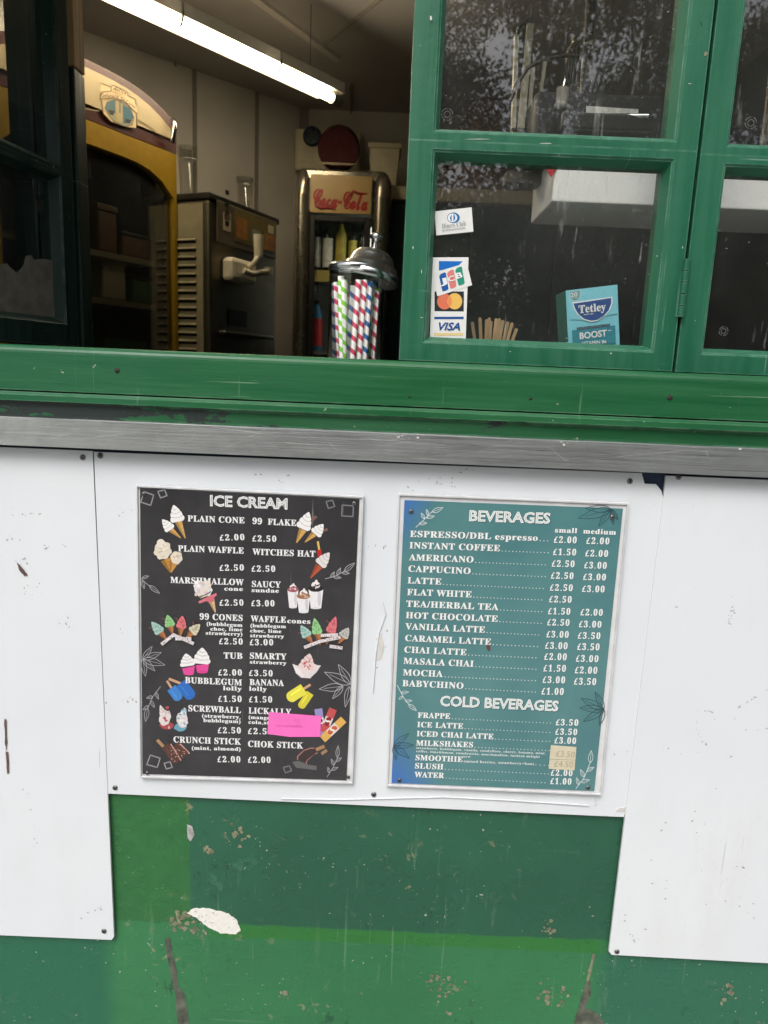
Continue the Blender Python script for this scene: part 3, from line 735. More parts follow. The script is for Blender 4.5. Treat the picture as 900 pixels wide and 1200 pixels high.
for a in (('99 CONES', 264, 53, 431, 59, C1), ('WAFFLE', 463, 61, 600, 66, C1), ('cones', 606, 67, 695, 70, 19),
          ('(bubblegum', 291, 76, 430, 82, C2), ('choc, lime', 306, 96, 430, 99, C2), ('strawberry)', 288, 112, 430, 117, C2), ('£2.50', 340, 149, 431, 151, CP),
          ('(bubblegum', 462, 83, 600, 87, C2), ('choc, lime', 461, 103, 582, 106, C2), ('strawberry', 461, 122, 592, 126, C2), ('£3.00', 460, 153, 550, 154, CP),
          ('TUB', 358, 205, 430, 207, C1), ('SMARTY', 460, 206, 602, 210, C1), ('strawberry', 460, 225, 602, 230, C2), ('£2.00', 337, 271, 428, 272, CP), ('£3.50', 457, 273, 548, 275, CP),
          ('BUBBLEGUM', 207, 301, 428, 311, C1), ('lolly', 355, 329, 427, 332, 17), ('BANANA', 459, 309, 592, 313, C1), ('lolly', 457, 331, 525, 333, 17), ('£1.50', 337, 374, 427, 375, CP), ('£1.50', 457, 376, 546, 377, CP),
          ('SCREWBALL', 220, 411, 424, 419, C1), ('(strawberry,', 273, 435, 423, 441, C2), ('bubblegum)', 278, 453, 423, 458, C2), ('LICKALLY', 455, 420, 620, 426, C1), ('(mango', 455, 441, 538, 444, C2), ('cola,st', 454, 460, 535, 463, C2),
          ('£2.50', 335, 497, 424, 498, CP), ('£2.50', 453, 500, 548, 502, CP), ('CRUNCH STICK', 162, 533, 424, 542, C1), ('(mint, almond)', 233, 561, 423, 566, C2), ('CHOK STICK', 453, 550, 667, 557, C1),
          ('£2.00', 334, 610, 422, 611, CP), ('£2.00', 453, 612, 540, 613, CP)): T(Z2, *a)
TX.build('lettering', ice)

ZA = Zoom(160, 570, 6.667, YI); ZB = Zoom(290, 570, 6.667, YI); ZC_ = Zoom(160, 740, 6.667, YI); ZD = Zoom(290, 740, 6.667, YI)
CR = (240, 238, 236); CONE = (214, 168, 96); CHO = (112, 74, 58); GY = (150, 150, 152)
def pic(z, fn, name='printed_picture'):
    p = Print(z); fn(p); return p.build(name, ice)
pic(ZA, lambda p: p.cone(325, 268, 380, 405, 58, CONE).swirl(325, 272, 288, 145, 108, CR).cone(268, 338, 346, 404, 44, CONE).swirl(266, 336, 200, 258, 82, CR))
def waffle(p):
    p.cone(228, 570, 268, 672, 86, (196, 140, 66)).cone(290, 590, 268, 672, 74, (206, 152, 80))
    p.blob(205, 500, 68, 72, (226, 216, 198), 0, 26, .05, 7, .07).blob(190, 445, 34, 34, (230, 222, 206), 0, 18, .06)
    p.blob(312, 556, 46, 50, (226, 216, 198), 0, 24, .05, 6, .07)
    for i in range(26):
        cx, cy, r = random.choice(((205, 500, 50), (312, 556, 34))); a = random.uniform(0, 6.3); q = r*math.sqrt(random.random())
        p.blob(cx+q*math.cos(a), cy+q*math.sin(a), 7, 5, random.choice(((196, 176, 146), (246, 240, 228))), a, 6)
pic(ZA, waffle)
def marsh(p):
    p.cone(580, 880, 616, 985, 56, (222, 186, 142)).poly([(482, 898), (560, 862), (622, 832), (628, 850), (588, 880), (490, 916)], (214, 122, 134))
    p.blob(575, 880, 34, 26, (206, 112, 122)).blob(520, 800, 76, 58, (226, 222, 222), .5, 26, .06, 7, .08)
    for i in range(16): p.blob(random.uniform(460, 590), random.uniform(750, 850), 17, 13, random.choice(((244, 242, 242), (222, 196, 196), (212, 204, 200), (232, 220, 200))), random.uniform(0, 3), 10, .1)
    p.line([(488, 862), (540, 846), (580, 822)], 6, (44, 40, 40)).line([(500, 872), (560, 850)], 5, (230, 214, 180))
pic(ZA, marsh)
pic(ZB, lambda p: p.poly([(492, 256), (532, 226), (548, 240), (510, 274)], (124, 92, 86)).cone(432, 338, 382, 440, 62, CONE).swirl(432, 330, 480, 200, 112, CR)
    .poly([(590, 338), (622, 324), (630, 344), (596, 356)], (124, 92, 86)).cone(520, 370, 448, 436, 50, CONE).swirl(530, 372, 592, 294, 92, CR))
pic(ZB, lambda p: p.line([(550, 434), (560, 490)], 16, (220, 188, 100)).poly([(540, 500), (576, 490), (584, 546), (552, 552)], (188, 44, 44)).cone(560, 620, 492, 716, 62, (190, 92, 62)).swirl(566, 612, 640, 516, 96, (226, 220, 218)))
def tubs(p):
    for x0, y0, x1, y1, yb, tp in ((312, 806, 398, 806, 946, (164, 92, 104)), (476, 796, 592, 806, 952, (42, 40, 46)), (386, 856, 490, 856, 984, (166, 116, 80))):
        w_ = x1-x0
        p.poly([(x0, y0), (x1, y1), (x1-w_*.14, yb), (x0+w_*.16, yb)], (234, 232, 234)).blob((x0+x1)/2+w_*.24, (y0+yb)/2, w_*.12, (yb-y0)*.4, (208, 206, 210)).blob((x0+x1)/2, yb-2, w_*.35, 9, (226, 224, 226))
        p.blob((x0+x1)/2, y0, w_*.5, w_*.24, tp, 0, 20, .04).blob((x0+x1)/2, y0-w_*.22, w_*.3, w_*.24, (238, 230, 226), 0, 16, .05).blob((x0+x1)/2+4, y0-w_*.40, w_*.10, w_*.18, (240, 234, 230))
        for i in range(8): p.line([((x0+x1)/2+random.uniform(-.4, .1)*w_, y0-random.uniform(-.1, .3)*w_), ((x0+x1)/2+random.uniform(-.1, .42)*w_, y0-random.uniform(-.16, .3)*w_)], 7, random.choice((tp, tp, (240, 228, 222))))
pic(ZB, tubs)
def cluster(p, pts, tips):
    for (bx, by, tx, ty, c, fx, fy) in pts:
        if fx: p.line([(bx+(tx-bx)*.4, by+(ty-by)*.4), (fx, fy)], 13, (104, 74, 70))
        p.cone(bx, by, bx+(bx-tx)*.75, by+(by-ty)*.75, 54, (188, 122, 76)).swirl(bx, by, tx, ty, 78, c, tuple(int(v*.72) for v in c))
    for x0, y0, x1, y1 in tips:
        p.line([(x0, y0), (x1, y1)], 26, (216, 208, 210))
        for i in range(9):
            t = random.random(); p.blob(x0+(x1-x0)*t+random.uniform(-9, 9), y0+(y1-y0)*t+random.uniform(-9, 9), 7, 4, random.choice(((250, 248, 248), (176, 156, 160), (150, 128, 120))), random.uniform(0, 3), 6)
MINT, LIME, PINK, OAT = (166, 202, 192), (150, 206, 140), (222, 120, 126), (212, 206, 178)
pic(ZA, lambda p: cluster(p, [(186, 1140, 116, 1058, MINT, 98, 1106), (264, 1092, 240, 1004, LIME, 200, 1030), (348, 1105, 358, 1010, PINK, 304, 1026), (432, 1140, 496, 1076, OAT, 442, 1058)],
    [(200, 1230, 290, 1160), (290, 1160, 440, 1226), (310, 1190, 420, 1190)]))
pic(ZB, lambda p: cluster(p, [(470, 1170, 416, 1086, MINT, 398, 1146), (548, 1150, 522, 1028, LIME, 482, 1096), (648, 1140, 690, 1016, PINK, 616, 1046), (745, 1175, 790, 1104, (196, 196, 190), 0, 0)],
    [(450, 1256, 570, 1210), (570, 1210, 720, 1180), (580, 1165, 700, 1160), (650, 1250, 735, 1262)]))
pic(ZC_, lambda p: p.poly([(356, 290), (455, 270), (448, 326), (370, 336)], (226, 80, 156)).blob(408, 330, 40, 12, (226, 80, 156)).swirl(402, 268, 384, 172, 116, CR)
    .poly([(462, 264), (566, 254), (556, 314), (474, 322)], (226, 80, 156)).blob(514, 316, 42, 12, (216, 70, 146)).swirl(508, 250, 512, 126, 134, CR))
def lolly(p, x0, y0, x1, y1, wd, c, sx, sy, stick=(206, 164, 130)):
    dx, dy = x1-x0, y1-y0; d = math.hypot(dx, dy); nx, ny = -dy/d*wd/2, dx/d*wd/2
    if stick: p.line([(sx, sy), (x0+dx*.05, y0+dy*.05)], wd*.22, stick)
    P = [(x0+nx, y0+ny), (x0-nx, y0-ny)]
    for i in range(9):
        a = -math.pi/2+math.pi*i/8; t = 1-wd*.42/d+wd*.42/d*math.cos(a); u = math.sin(a)
        P.append((x0+dx*t+nx*u, y0+dy*t+ny*u))
    p.poly(P, c)
    p.line([(x0+dx*.18+nx*.3, y0+dy*.18+ny*.3), (x0+dx*.72+nx*.3, y0+dy*.72+ny*.3)], wd*.16, tuple(min(255, int(v*1.12)) for v in c))
pic(ZC_, lambda p: (lolly(p, 272, 440, 340, 536, 78, (68, 132, 204), 240, 390), lolly(p, 345, 402, 440, 524, 90, (52, 110, 190), 258, 372)))
pic(ZD, lambda p: (lolly(p, 490, 480, 410, 598, 62, (216, 206, 66), 0, 0, None), lolly(p, 440, 448, 312, 530, 88, (232, 224, 82), 488, 418)))
def screwball(p, cx, cy, tx, ty, c, sx):
    p.blob(cx+sx*14, cy+60, 52, 30, tuple(int(v*.9) for v in c), 0, 18, .14).blob(cx, cy, 44, 62, (222, 214, 212), sx*.3, 20, .08).swirl(cx, cy+10, tx, ty, 62, (226, 218, 216))
    for i in range(12): p.blob(cx+random.uniform(-38, 40), cy+random.uniform(-90, 84), 13, 7, random.choice((c, c, (240, 234, 232), (206, 186, 180))), random.uniform(0, 3), 9, .15)
pic(ZC_, lambda p: (screwball(p, 222, 676, 184, 575, (190, 86, 92), 1), screwball(p, 356, 690, 378, 594, (120, 180, 206), -1)))
def crunch(p):
    p.line([(166, 852), (210, 900)], 24, (176, 138, 100))
    for x0, y0, x1, y1 in ((300, 888, 388, 970), (226, 888, 320, 1024)):
        lolly(p, x0, y0, x1, y1, 72, (92, 62, 56), 0, 0, None)
        p.line([(x0+42, y0-8), (x1+26, y1-18)], 9, (206, 160, 150))
        for i in range(22):
            t = random.random(); u = random.uniform(-28, 28); p.blob(x0+(x1-x0)*t+u, y0+(y1-y0)*t-u*.6, 6, 3.4, random.choice(((206, 182, 168), (60, 38, 34), (168, 128, 112))), random.uniform(0, 3), 6)
pic(ZC_, crunch)
pic(ZD, lambda p: p.poly([(352, 254), (400, 270), (480, 230), (540, 262), (574, 266), (492, 366), (420, 362), (378, 326)], (226, 216, 214)).swirl(455, 296, 486, 172, 120, (232, 208, 204), (196, 84, 92))
    .poly([(352, 254), (410, 300), (446, 362), (384, 330)], (236, 230, 230)).poly([(574, 266), (516, 310), (488, 366), (540, 318)], (220, 212, 212)))
def bars(p):
    for x0, y0, x1, y1, c, d in ((556, 622, 580, 800, (150, 146, 196), (110, 52, 96)), (662, 622, 600, 770, (196, 84, 84), (150, 40, 56)), (738, 700, 600, 830, (222, 176, 92), (204, 92, 56))):
        dx, dy = x1-x0, y1-y0; q = math.hypot(dx, dy); ux, uy = dx/q, dy/q
        p.line([(x0, y0), (x1, y1)], 62, (226, 214, 206)).line([(x0, y0), (x0+ux*34, y0+uy*34)], 62, c).line([(x1-ux*30, y1-uy*30), (x1, y1)], 60, c)
        p.blob(x0+dx*.42, y0+dy*.42, 22, 16, d).blob(x0+dx*.66, y0+dy*.66, 20, 20, d).blob(x0+dx*.54, y0+dy*.54, 18, 7, (240, 236, 230))
pic(ZD, bars)
pic(ZD, lambda p: p.line([(542, 922), (594, 900)], 26, (172, 132, 96)).line([(584, 952), (614, 932)], 24, (166, 128, 94)).line([(392, 1000), (392, 976), (440, 930), (490, 912), (520, 912)], 9, (168, 120, 112))
    .line([(460, 1030), (462, 1010), (520, 956), (545, 950)], 9, (168, 120, 112)).poly([(398, 1000), (398, 978), (446, 934), (520, 918), (545, 940), (470, 1000), (455, 1020)], (66, 54, 52))
    .poly([(350, 1020), (400, 1010), (470, 1040), (540, 1050), (540, 1084), (380, 1064)], (104, 104, 104)))
def orn(z, fn): 
    p = Print(z); fn(p); p.build('printed_leaf', ice)
p = Print(ZA); p.frame([(60, 42), (134, 68), (110, 148), (32, 122)], 9, GY); p.build('printed_square', ice)
p = Print(ZA); p.frame([(166, 40), (220, 28), (238, 72), (188, 90)], 9, GY); p.build('printed_square', ice)
p = Print(ZB); p.frame([(614, 118), (664, 108), (682, 156), (632, 172)], 9, (128, 128, 132)); p.build('printed_square', ice)
p = Print(ZB); p.frame([(740, 146), (828, 152), (824, 236), (736, 230)], 9, (128, 128, 132)); p.build('printed_square', ice)
p = Print(ZC_); p.frame([(108, 966), (184, 990), (162, 1062), (80, 1040)], 9, GY); p.build('printed_square', ice)
p = Print(ZC_); p.frame([(216, 1030), (262, 1018), (280, 1062), (232, 1074)], 9, GY); p.build('printed_square', ice)
p = Print(ZD); p.frame([(280, 1062), (328, 1050), (344, 1088), (296, 1104)], 9, (120, 120, 122)); p.build('printed_square', ice)
LF = (176, 176, 178)
orn(ZA, lambda p: p.line([(36, 720), (90, 770), (120, 790)], 4, LF).leaf(100, 775, 180, 836, .16, 4, LF).leaf(44, 716, 96, 700, .2, 4, LF).leaf(44, 736, 60, 800, .2, 4, LF))
orn(ZB, lambda p: p.line([(608, 722), (690, 700), (760, 660)], 5, LF).leaf(756, 664, 838, 598, .17, 5, LF).leaf(700, 694, 728, 636, .2, 5, LF).leaf(650, 712, 680, 668, .2, 5, LF).leaf(670, 706, 732, 714, .2, 5, LF).leaf(740, 674, 798, 680, .2, 5, LF))
orn(ZC_, lambda p: [p.leaf(50, 216, *q, .17, 4, LF) for q in ((122, 116), (194, 164), (222, 262), (144, 308), (70, 350))])
orn(ZC_, lambda p: p.line([(186, 432), (130, 505), (86, 600)], 4, LF).leaf(86, 600, 70, 704, .18, 4, LF).leaf(128, 510, 78, 520, .24, 4, LF).leaf(110, 540, 140, 594, .2, 4, LF).leaf(150, 476, 172, 530, .2, 4, LF).leaf(96, 580, 50, 612, .2, 4, LF))
orn(ZD, lambda p: [p.leaf(806, 412, *q, .17, 5, LF) for q in ((602, 318), (710, 258))]+[p.leaf(746, 428, *q, .17, 5, LF) for q in ((560, 450), (664, 526))]+[p.leaf(796, 430, 764, 590, .15, 5, LF)])
orn(ZD, lambda p: p.line([(622, 1136), (670, 1060), (704, 985)], 4, LF).leaf(702, 985, 708, 892, .16, 4, LF).leaf(690, 1016, 736, 986, .2, 4, LF).leaf(676, 1046, 654, 996, .2, 4, LF).leaf(656, 1082, 708, 1062, .2, 4, LF).leaf(640, 1106, 628, 1060, .2, 4, LF))
for px, py in ((168.2, 579), (415, 590), (172.5, 906), (408, 910.5)):
    b = MB(); screw(b, px, py, YI-.0002, .0030); b.build('screw', ice)
nc = at(344, 849, YI)
b = MB(); pn = [(315, 834.5), (376.3, 839.2), (375.3, 863.5), (340, 863.6), (313.2, 860.2)]
M['pinkpaper'] = plain('pink_paper', (248, 116, 196), .6, var=.04)
b.prism([at(px, py, YI-.0014) for px, py in pn], (0, .0004, 0), M['pinkpaper'])
note = tag(b.build('paper_note', loc=tuple(nc+Vector((0, -.001, 0)))), 'pink slip of paper stuck over the low right of the ice cream menu', 'note')
p = Print(Zoom(290, 740, 6.667, YI-.0014)); 
def scrawl(p, pts, c, wd=3): p.line(pts, wd, c)
for x0 in (360, 385): scrawl(p, [(x0, 700), (x0+16, 684), (x0+22, 720)], (222, 96, 176))
xx = 225
for i in range(9): scrawl(p, [(xx, 742+i), (xx+8, 728+random.uniform(-8, 6)), (xx+16, 744+i), (xx+22, 736)], (222, 98, 178)); xx += 22
p.build('handwriting', note)

# beverages
def bev_material():
    k = NT('teal_menu_print'); v = k.coords(); s_ = k.n('SeparateXYZ', None, Vector=v)
    col = k.mix(k.ramp(k.noise(v, 9, 5), .35, .7), lin((74, 124, 128)), lin((88, 138, 138)))
    blue = lin((56, 110, 194))
    e1 = k.math('ADD', k.math('MULTIPLY', s_.outputs[0], -1.0), k.math('MULTIPLY', s_.outputs[2], .55))
    f1 = k.ramp(e1, .225, .285)
    e2 = k.math('ADD', k.math('MULTIPLY', s_.outputs[0], -1.0), k.math('MULTIPLY', s_.outputs[2], -.75))
    f2 = k.ramp(e2, .235, .32)
    col = k.mix(k.math('MAXIMUM', f1, f2), col, blue)
    b = k.n('BsdfPrincipled', None, Base_Color=col, Roughness=.34)
    b.inputs['Coat Weight'].default_value = .8; b.inputs['Coat Roughness'].default_value = .22; k.t.links.new(k.bump(k.noise(v, 14, 3), .25, .003), b.inputs['Coat Normal'])
    return k.done(b.outputs[0])
bev = sheet('menu_sign', 'teal and blue beverages menu with two cream price labels stuck on it', 'menu sign',
            [(467, 578), (736.5, 589), (704.6, 931.5), (453, 920.8)], [(474, 586), (730, 596), (696.5, 927), (458.7, 917.6)], -.001, YI, bev_material())
Z3 = Zoom(460, 575, 3.2143, YI); Z4 = Zoom(450, 745, 3.1034, YI)
TX = MB(); SH = TX; white = ink((236, 238, 236)); shd = ink((46, 84, 90))
def TB(z, body, x0, y0, x1, y1, cap, off=None, font=serif, cs=.69, s_=1.8):
    T(z, body, x0, y0, x1, y1, cap, white, .0003, TX, off, font, cs)
    T(z, body, x0+s_, y0+s_, x1+s_, y1+s_, cap, shd, .00012, SH, off, font, cs)
def dots(z, x0, y0, x1, y1, r=2.0):
    n = max(1, int(abs(x1-x0)/12.6)); p = z.p(x0, y0); q = z.p(x1, y1); e = (z.p(x0+r, y0)-p).length
    for i in range(n+1):
        c = p.lerp(q, i/n)
        TX.poly([c+Vector((e*math.cos(a), -.0003, e*math.sin(a)+e)) for a in [k*math.pi/3 for k in range(6)]], white)
T1 = dict(cap=40)
TB(Z3, 'BEVERAGES', 290, 113, 591, 123, 39, .035, sans, .70, 2.6)
T(Z3, 'BEVERAGES', 290, 113, 591, 123, 39, ink((130, 160, 162)), .0004, TX, -.036, sans, .70)
TB(Z4, 'COLD BEVERAGES', 205, 254, 631, 273, 36, .035, sans, .70, 2.6)
T(Z4, 'COLD BEVERAGES', 205, 254, 631, 273, 36, ink((130, 160, 162)), .0004, TX, -.036, sans, .70)
TB(Z3, 'small', 612, 157, 694, 160, 19); TB(Z3, 'medium', 718, 161, 840, 166, 19)
rows3 = [('ESPRESSO/DBL', 66, 174, 370, 183, '2.00', 608, 197, 692, '2.00', 730, 201, 815), ('INSTANT COFFEE', 64, 217, 404, 228, '1.50', 605, 243, 690, '2.00', 726, 248, 810),
  ('AMERICANO', 62, 262, 304, 271, '2.50', 600, 287, 684, '3.00', 722, 293, 805), ('CAPPUCINO', 60, 305, 293, 314, '2.50', 597, 332, 680, '3.00', 718, 337, 802),
  ('LATTE', 57, 349, 183, 354, '2.50', 593, 377, 677, '3.00', 714, 382, 797), ('FLAT WHITE', 55, 393, 297, 402, '2.50', 590, 421, 673, None, 0, 0, 0),
  ('TEA/HERBAL TEA', 52, 437, 398, 450, '1.50', 586, 466, 668, '2.00', 708, 470, 790), ('HOT CHOCOLATE', 50, 480, 395, 494, '2.50', 583, 508, 665, '3.00', 702, 515, 785),
  ('VANILLA LATTE', 48, 522, 347, 535, '3.00', 580, 553, 662, '3.50', 698, 558, 781)]
ends3 = [585, 585, 575, 575, 567, 562, 562, 560, 550]
rows4 = [('CARAMEL LATTE', 77, 19, 388, 33, '3.00', 586, 48, 666, '3.50', 703, 52, 782), ('CHAI LATTE', 74, 61, 299, 71, '2.00', 583, 88, 663, '3.00', 698, 95, 778), ('MASALA CHAI', 71, 102, 325, 113, '1.50', 580, 130, 660, '2.00', 694, 137, 774),
  ('MOCHA', 69, 144, 213, 150, '3.00', 577, 172, 657, '3.50', 691, 178, 770), ('BABYCHINO', 67, 183, 288, 193, '1.00', 573, 214, 652, None, 0, 0, 0)]
ends4 = [558, 552, 552, 550, 550]
for z, rows, ends in ((Z3, rows3, ends3), (Z4, rows4, ends4)):
    for r, e in zip(rows, ends):
        TB(z, r[0], r[1], r[2], r[3], r[4], 24 if z is Z3 else 23)
        sl_ = (r[7]-6-r[2])/(r[6]-r[1])
        if r[0].startswith('ESP'):
            TB(z, 'espresso', 386, 184, 546, 189, 24); dots(z, 556, 190, 584, 191)
        else: dots(z, r[3]+9, r[4]+1, e, r[4]+1+(e-r[3]-9)*sl_)
        TB(z, '£'+r[5], r[6], r[7]-1, r[8], r[7]+1, 24)
        if r[9]: TB(z, '£'+r[9], r[10], r[11]-1, r[12], r[11]+1, 24)
for nm, x0, y0, x1, y1, e, ye, pr, px, py, pe in (('FRAPPE', 123, 298, 240, 302, 605, 319, '3.50', 625, 326, 705), ('ICE LATTE', 121, 332, 287, 338, 603, 353, '3.50', 623, 360, 701), ('ICED CHAI LATTE', 119, 365, 397, 376, 602, 386, '3.00', 620, 392, 697),
        ('MILKSHAKES', 117, 399, 323, 406, 600, 419, None, 0, 0, 0), ('SLUSH', 113, 482, 215, 486, 597, 504, '2.00', 607, 509, 684), ('WATER', 111, 514, 218, 518, 585, 536, '1.00', 605, 540, 680)):
    TB(Z4, nm, x0, y0, x1, y1, 20, s_=1.4); dots(Z4, x1+8, y1+1, e, ye, 1.8)
    if pr: TB(Z4, '£'+pr, px, py-1, pe, py+1, 22, s_=1.4)
TB(Z4, 'SMOOTHIE', 115, 452, 285, 459, 20, s_=1.4); T(Z4, '(mixed berries, strawberry+ban)', 290, 460, 545, 470, 9, white, .0003); dots(Z4, 552, 471, 598, 473, 1.8)
T(Z4, 'new', 286, 442, 315, 443, 7, white, .0003)
T(Z4, 'strawberry, bubblegum, vanilla, candyfloss, cherry, banana, mint,', 117, 411, 587, 431, 8, white, .0003)
T(Z4, 'coffee, lime&lemon, rum&raisin, marshmallow, turkish delight', 117, 423, 567, 444, 8, white, .0003)
TX.build('lettering', bev)
def orn(z, fn):
    p = Print(z); fn(p); p.build('printed_leaf', bev)
LW, LK = (214, 224, 226), (48, 76, 84)
orn(Z3, lambda p: p.line([(88, 138), (120, 108), (150, 78)], 2.4, LW).leaf(150, 80, 190, 64, .2, 2.2, LW).leaf(120, 106, 108, 84, .22, 2.2, LW).leaf(100, 124, 130, 122, .2, 2.2, LW).leaf(134, 94, 128, 70, .2, 2.2, LW).leaf(128, 102, 158, 96, .2, 2.2, LW))
orn(Z3, lambda p: [p.leaf(824, 70, *q, .15, 2.2, LK) for q in ((700, 104), (726, 66), (776, 134), (832, 128), (850, 110))])
orn(Z4, lambda p: p.line([(48, 180), (72, 226), (90, 250)], 2.2, LW).leaf(90, 250, 118, 272, .2, 2, LW).leaf(62, 208, 90, 204, .2, 2, LW).leaf(68, 220, 54, 232, .24, 2, LW).leaf(78, 238, 102, 236, .2, 2, LW))
orn(Z4, lambda p: [p.leaf(800, 268, *q, .16, 2.4, LK) for q in ((716, 228), (712, 262), (726, 312), (784, 326), (768, 204))])
orn(Z4, lambda p: [p.leaf(36, 400, *q, .16, 2.2, LK) for q in ((90, 356), (108, 398), (92, 446), (44, 452))])
orn(Z4, lambda p: p.line([(698, 556), (728, 516), (750, 462)], 2.2, LW).leaf(750, 462, 754, 418, .2, 2, LW).leaf(738, 492, 764, 478, .2, 2, LW).leaf(728, 514, 714, 486, .2, 2, LW).leaf(716, 532, 748, 524, .2, 2, LW).leaf(708, 542, 700, 516, .2, 2, LW))
p = Print(Z4); p.blob(380, 40, 9, 14, (98, 70, 62), 0, 12, .3).blob(384, 26, 5, 5, (98, 70, 62)); p.build('printed_stain', bev)
for px, py in ((481.8, 599.5), (717.5, 606), (468, 914.5), (689, 923)):
    b = MB(); screw(b, px, py, YI-.0002, .0034); b.build('screw', bev)
M['label'] = plain('cream_price_label', (214, 206, 180), .6, var=.05)
for k, (pp, label, txt, tp) in enumerate((([(607, 398), (700, 405), (696, 452), (602, 448)], 'cream label with a handwritten price beside milkshakes on the beverages menu', '£3.50', (624, 437, 692, 442)),
                            ([(602, 449.5), (696, 453), (693, 490), (599, 484)], 'cream label with a handwritten price beside smoothie on the beverages menu', '£4.50', (618, 474, 686, 478)))):
    c = Z4.p(650, 445+k*30); b = MB(); b.prism([Z4.p(x, y, .0009) for x, y in pp], (0, .0003, 0), M['label'])
    o = tag(b.build('price_label', loc=(c.x, YI-.0008, c.z)), label, 'price label', 'price labels stuck on the menu')
    b = MB(); T(Z4, txt, *tp, 22, ink((172, 158, 132)), .0012, b, -.01, sans, .70); b.build('handwriting', o)

# ------------------------------------------------------------------ ceiling lamp
ZL = 2.27
la, lb = at_z(112, -18, ZL), at_z(388, 112, ZL)
lt = (lb-la).normalized(); la = lb-lt*1.28; ls = Vector((-lt.y, lt.x, 0))
lamp = thing('fluorescent_light', 'lit fluorescent strip light on the ceiling above the freezer', 'ceiling light', (la+lb)/2)
def lbox(b, s0, s1, o0, o1, z0, z1, m):
    P = [la+lt*s_+ls*o_+Vector((0, 0, z_-ZL)) for s_ in (s0, s1) for o_ in (o0, o1) for z_ in (z0, z1)]
    b.add(P, [(0, 1, 3, 2), (4, 6, 7, 5), (0, 4, 5, 1), (2, 3, 7, 6), (0, 2, 6, 4), (1, 5, 7, 3)], m)
LL = (lb-la).length
M['lampwhite'] = plain('white_lamp_metal', (226, 222, 210), .4)
M['tube'] = plain('lit_tube', (255, 250, 235), .3, emit=(1.0, .86, .62), es=29.0)
M['diffuser'] = plain('lit_diffuser', (250, 240, 220), .35, emit=(1.0, .84, .58), es=2.6)
M['lampend'] = plain('grey_lamp_end', (120, 116, 108), .5)
b = MB(); lbox(b, -.03, LL+.05, -.014, .022, ZL+.018, ZL+.05, M['lampwhite']); b.build('housing', lamp)
for s_ in (.05, .45, LL-.10):
    b = MB(); b.tube([la+lt*s_+Vector((0, 0, .05)), la+lt*s_+Vector((0, 0, ZC-ZL-.001))], .0013, M['darksteel'], 6); b.build('hanger', lamp)
b = MB(); lbox(b, -.02, LL-.01, .022, .052, ZL-.002, ZL+.016, M['diffuser']); b.build('diffuser', lamp)
b = MB(); b.tube([la+Vector((0, 0, -.006)), lb+Vector((0, 0, -.006))], .013, M['tube'], 12); b.build('tube', lamp)
b = MB(); b.tube([lb+lt*.002+Vector((0, 0, -.006)), lb+lt*.045+Vector((0, 0, -.006))], .017, M['lampend'], 12); b.build('end_cap', lamp)
for px, py in ((207, 27), (313, 84)):
    p = at_z(px, py, ZL-.012); s_ = (p-la).dot(lt); q = la+lt*s_
    b = MB(); b.tube([q-ls*.05+Vector((0, 0, .03)), q-ls*.050+Vector((0, 0, -.004)), q-ls*.040+Vector((0, 0, -.024)), q-ls*.030+Vector((0, 0, -.016))], .004, M['chrome'], 6); b.build('clip', lamp)

# ------------------------------------------------------------------ yellow framed display freezer
M['yellow'] = plain('yellow_enamel', (146, 114, 20), .35, var=.08, coat=.3)
M['brown'] = plain('brown_plastic_trim', (70, 34, 28), .35)
M['fcream'] = plain('cream_header_front', (182, 164, 128), .4, var=.05, vscale=8)  # plain cream header front, no glow
M['fbody'] = plain('freezer_body_grey', (70, 66, 58), .5)
M['inside'] = plain('freezer_liner', (150, 140, 116), .6)
M['gasket'] = plain('black_gasket', (18, 17, 15), .5)
A = at(95, 140, 1.052); B_ = at(200, 178, 1.344); u = Vector((B_.x-A.x, B_.y-A.y, 0)).normalized()
rz = math.atan2(u.y, u.x)
fz = thing('display_freezer', 'tall display freezer with yellow framed glass door and cream curved header', 'freezer', (B_.x, B_.y, .1), rz)
FX = WM[fz.name]; FN = FX.to_3x3() @ Vector((0, -1, 0)); FO = FX @ Vector((0, 0, 0)); FI = FX.inverted()
def fl(px, py, d=0.0): return FI @ hit(px, py, FO+FN*d, FN)
W_ = .62; zt_ = fl(200, 178).z; ztop = fl(196, 143).z; hb = fl(95, 140).z
b = MB(FX); b.box(-W_, -W_+.04, .03, .46, 0, zt_, M['fbody']); b.box(-.04, 0, .03, .46, 0, zt_, M['fbody']); b.box(-W_, 0, .44, .47, 0, zt_, M['inside'])
b.box(-W_+.04, -.04, .03, .44, 0, .5, M['inside']); b.box(-W_+.04, -.04, .03, .44, zt_-.06, zt_, M['fbody']); b.build('body', fz)
# arched header: brown shell, cream front
def arch(x0, x1, zl, rise, n=14): return [(x0+(x1-x0)*i/n, zl+rise*(1-abs(2*i/n-1)**3)) for i in range(n+1)]
xc = -W_/2; rise = fl(95, 84).z-ztop
t_ = min(1, max(.2, (fl(95, 84).x-xc)/(W_/2))); rise = min(.16, max(.06, rise/(1-t_*t_) if t_ < .95 else .1))
top = arch(-W_-.012, .012, ztop, rise)
b = MB(FX); P = [Vector((x, -.012, z)) for x, z in top]+[Vector((.012, -.012, zt_-.004)), Vector((-W_-.012, -.012, zt_-.004))]
b.prism(P, (0, .47, 0), M['brown']); b.build('header', fz)
top2 = arch(-W_+.012, -.018, ztop-.022, rise)
b = MB(FX); P = [Vector((x, -.018, z)) for x, z in top2]+[Vector((-.018, -.018, zt_+.030)), Vector((-W_+.012, -.018, zt_+.030))]
b.prism(P, (0, .005, 0), M['fcream']); hd = b.build('header_panel', fz)
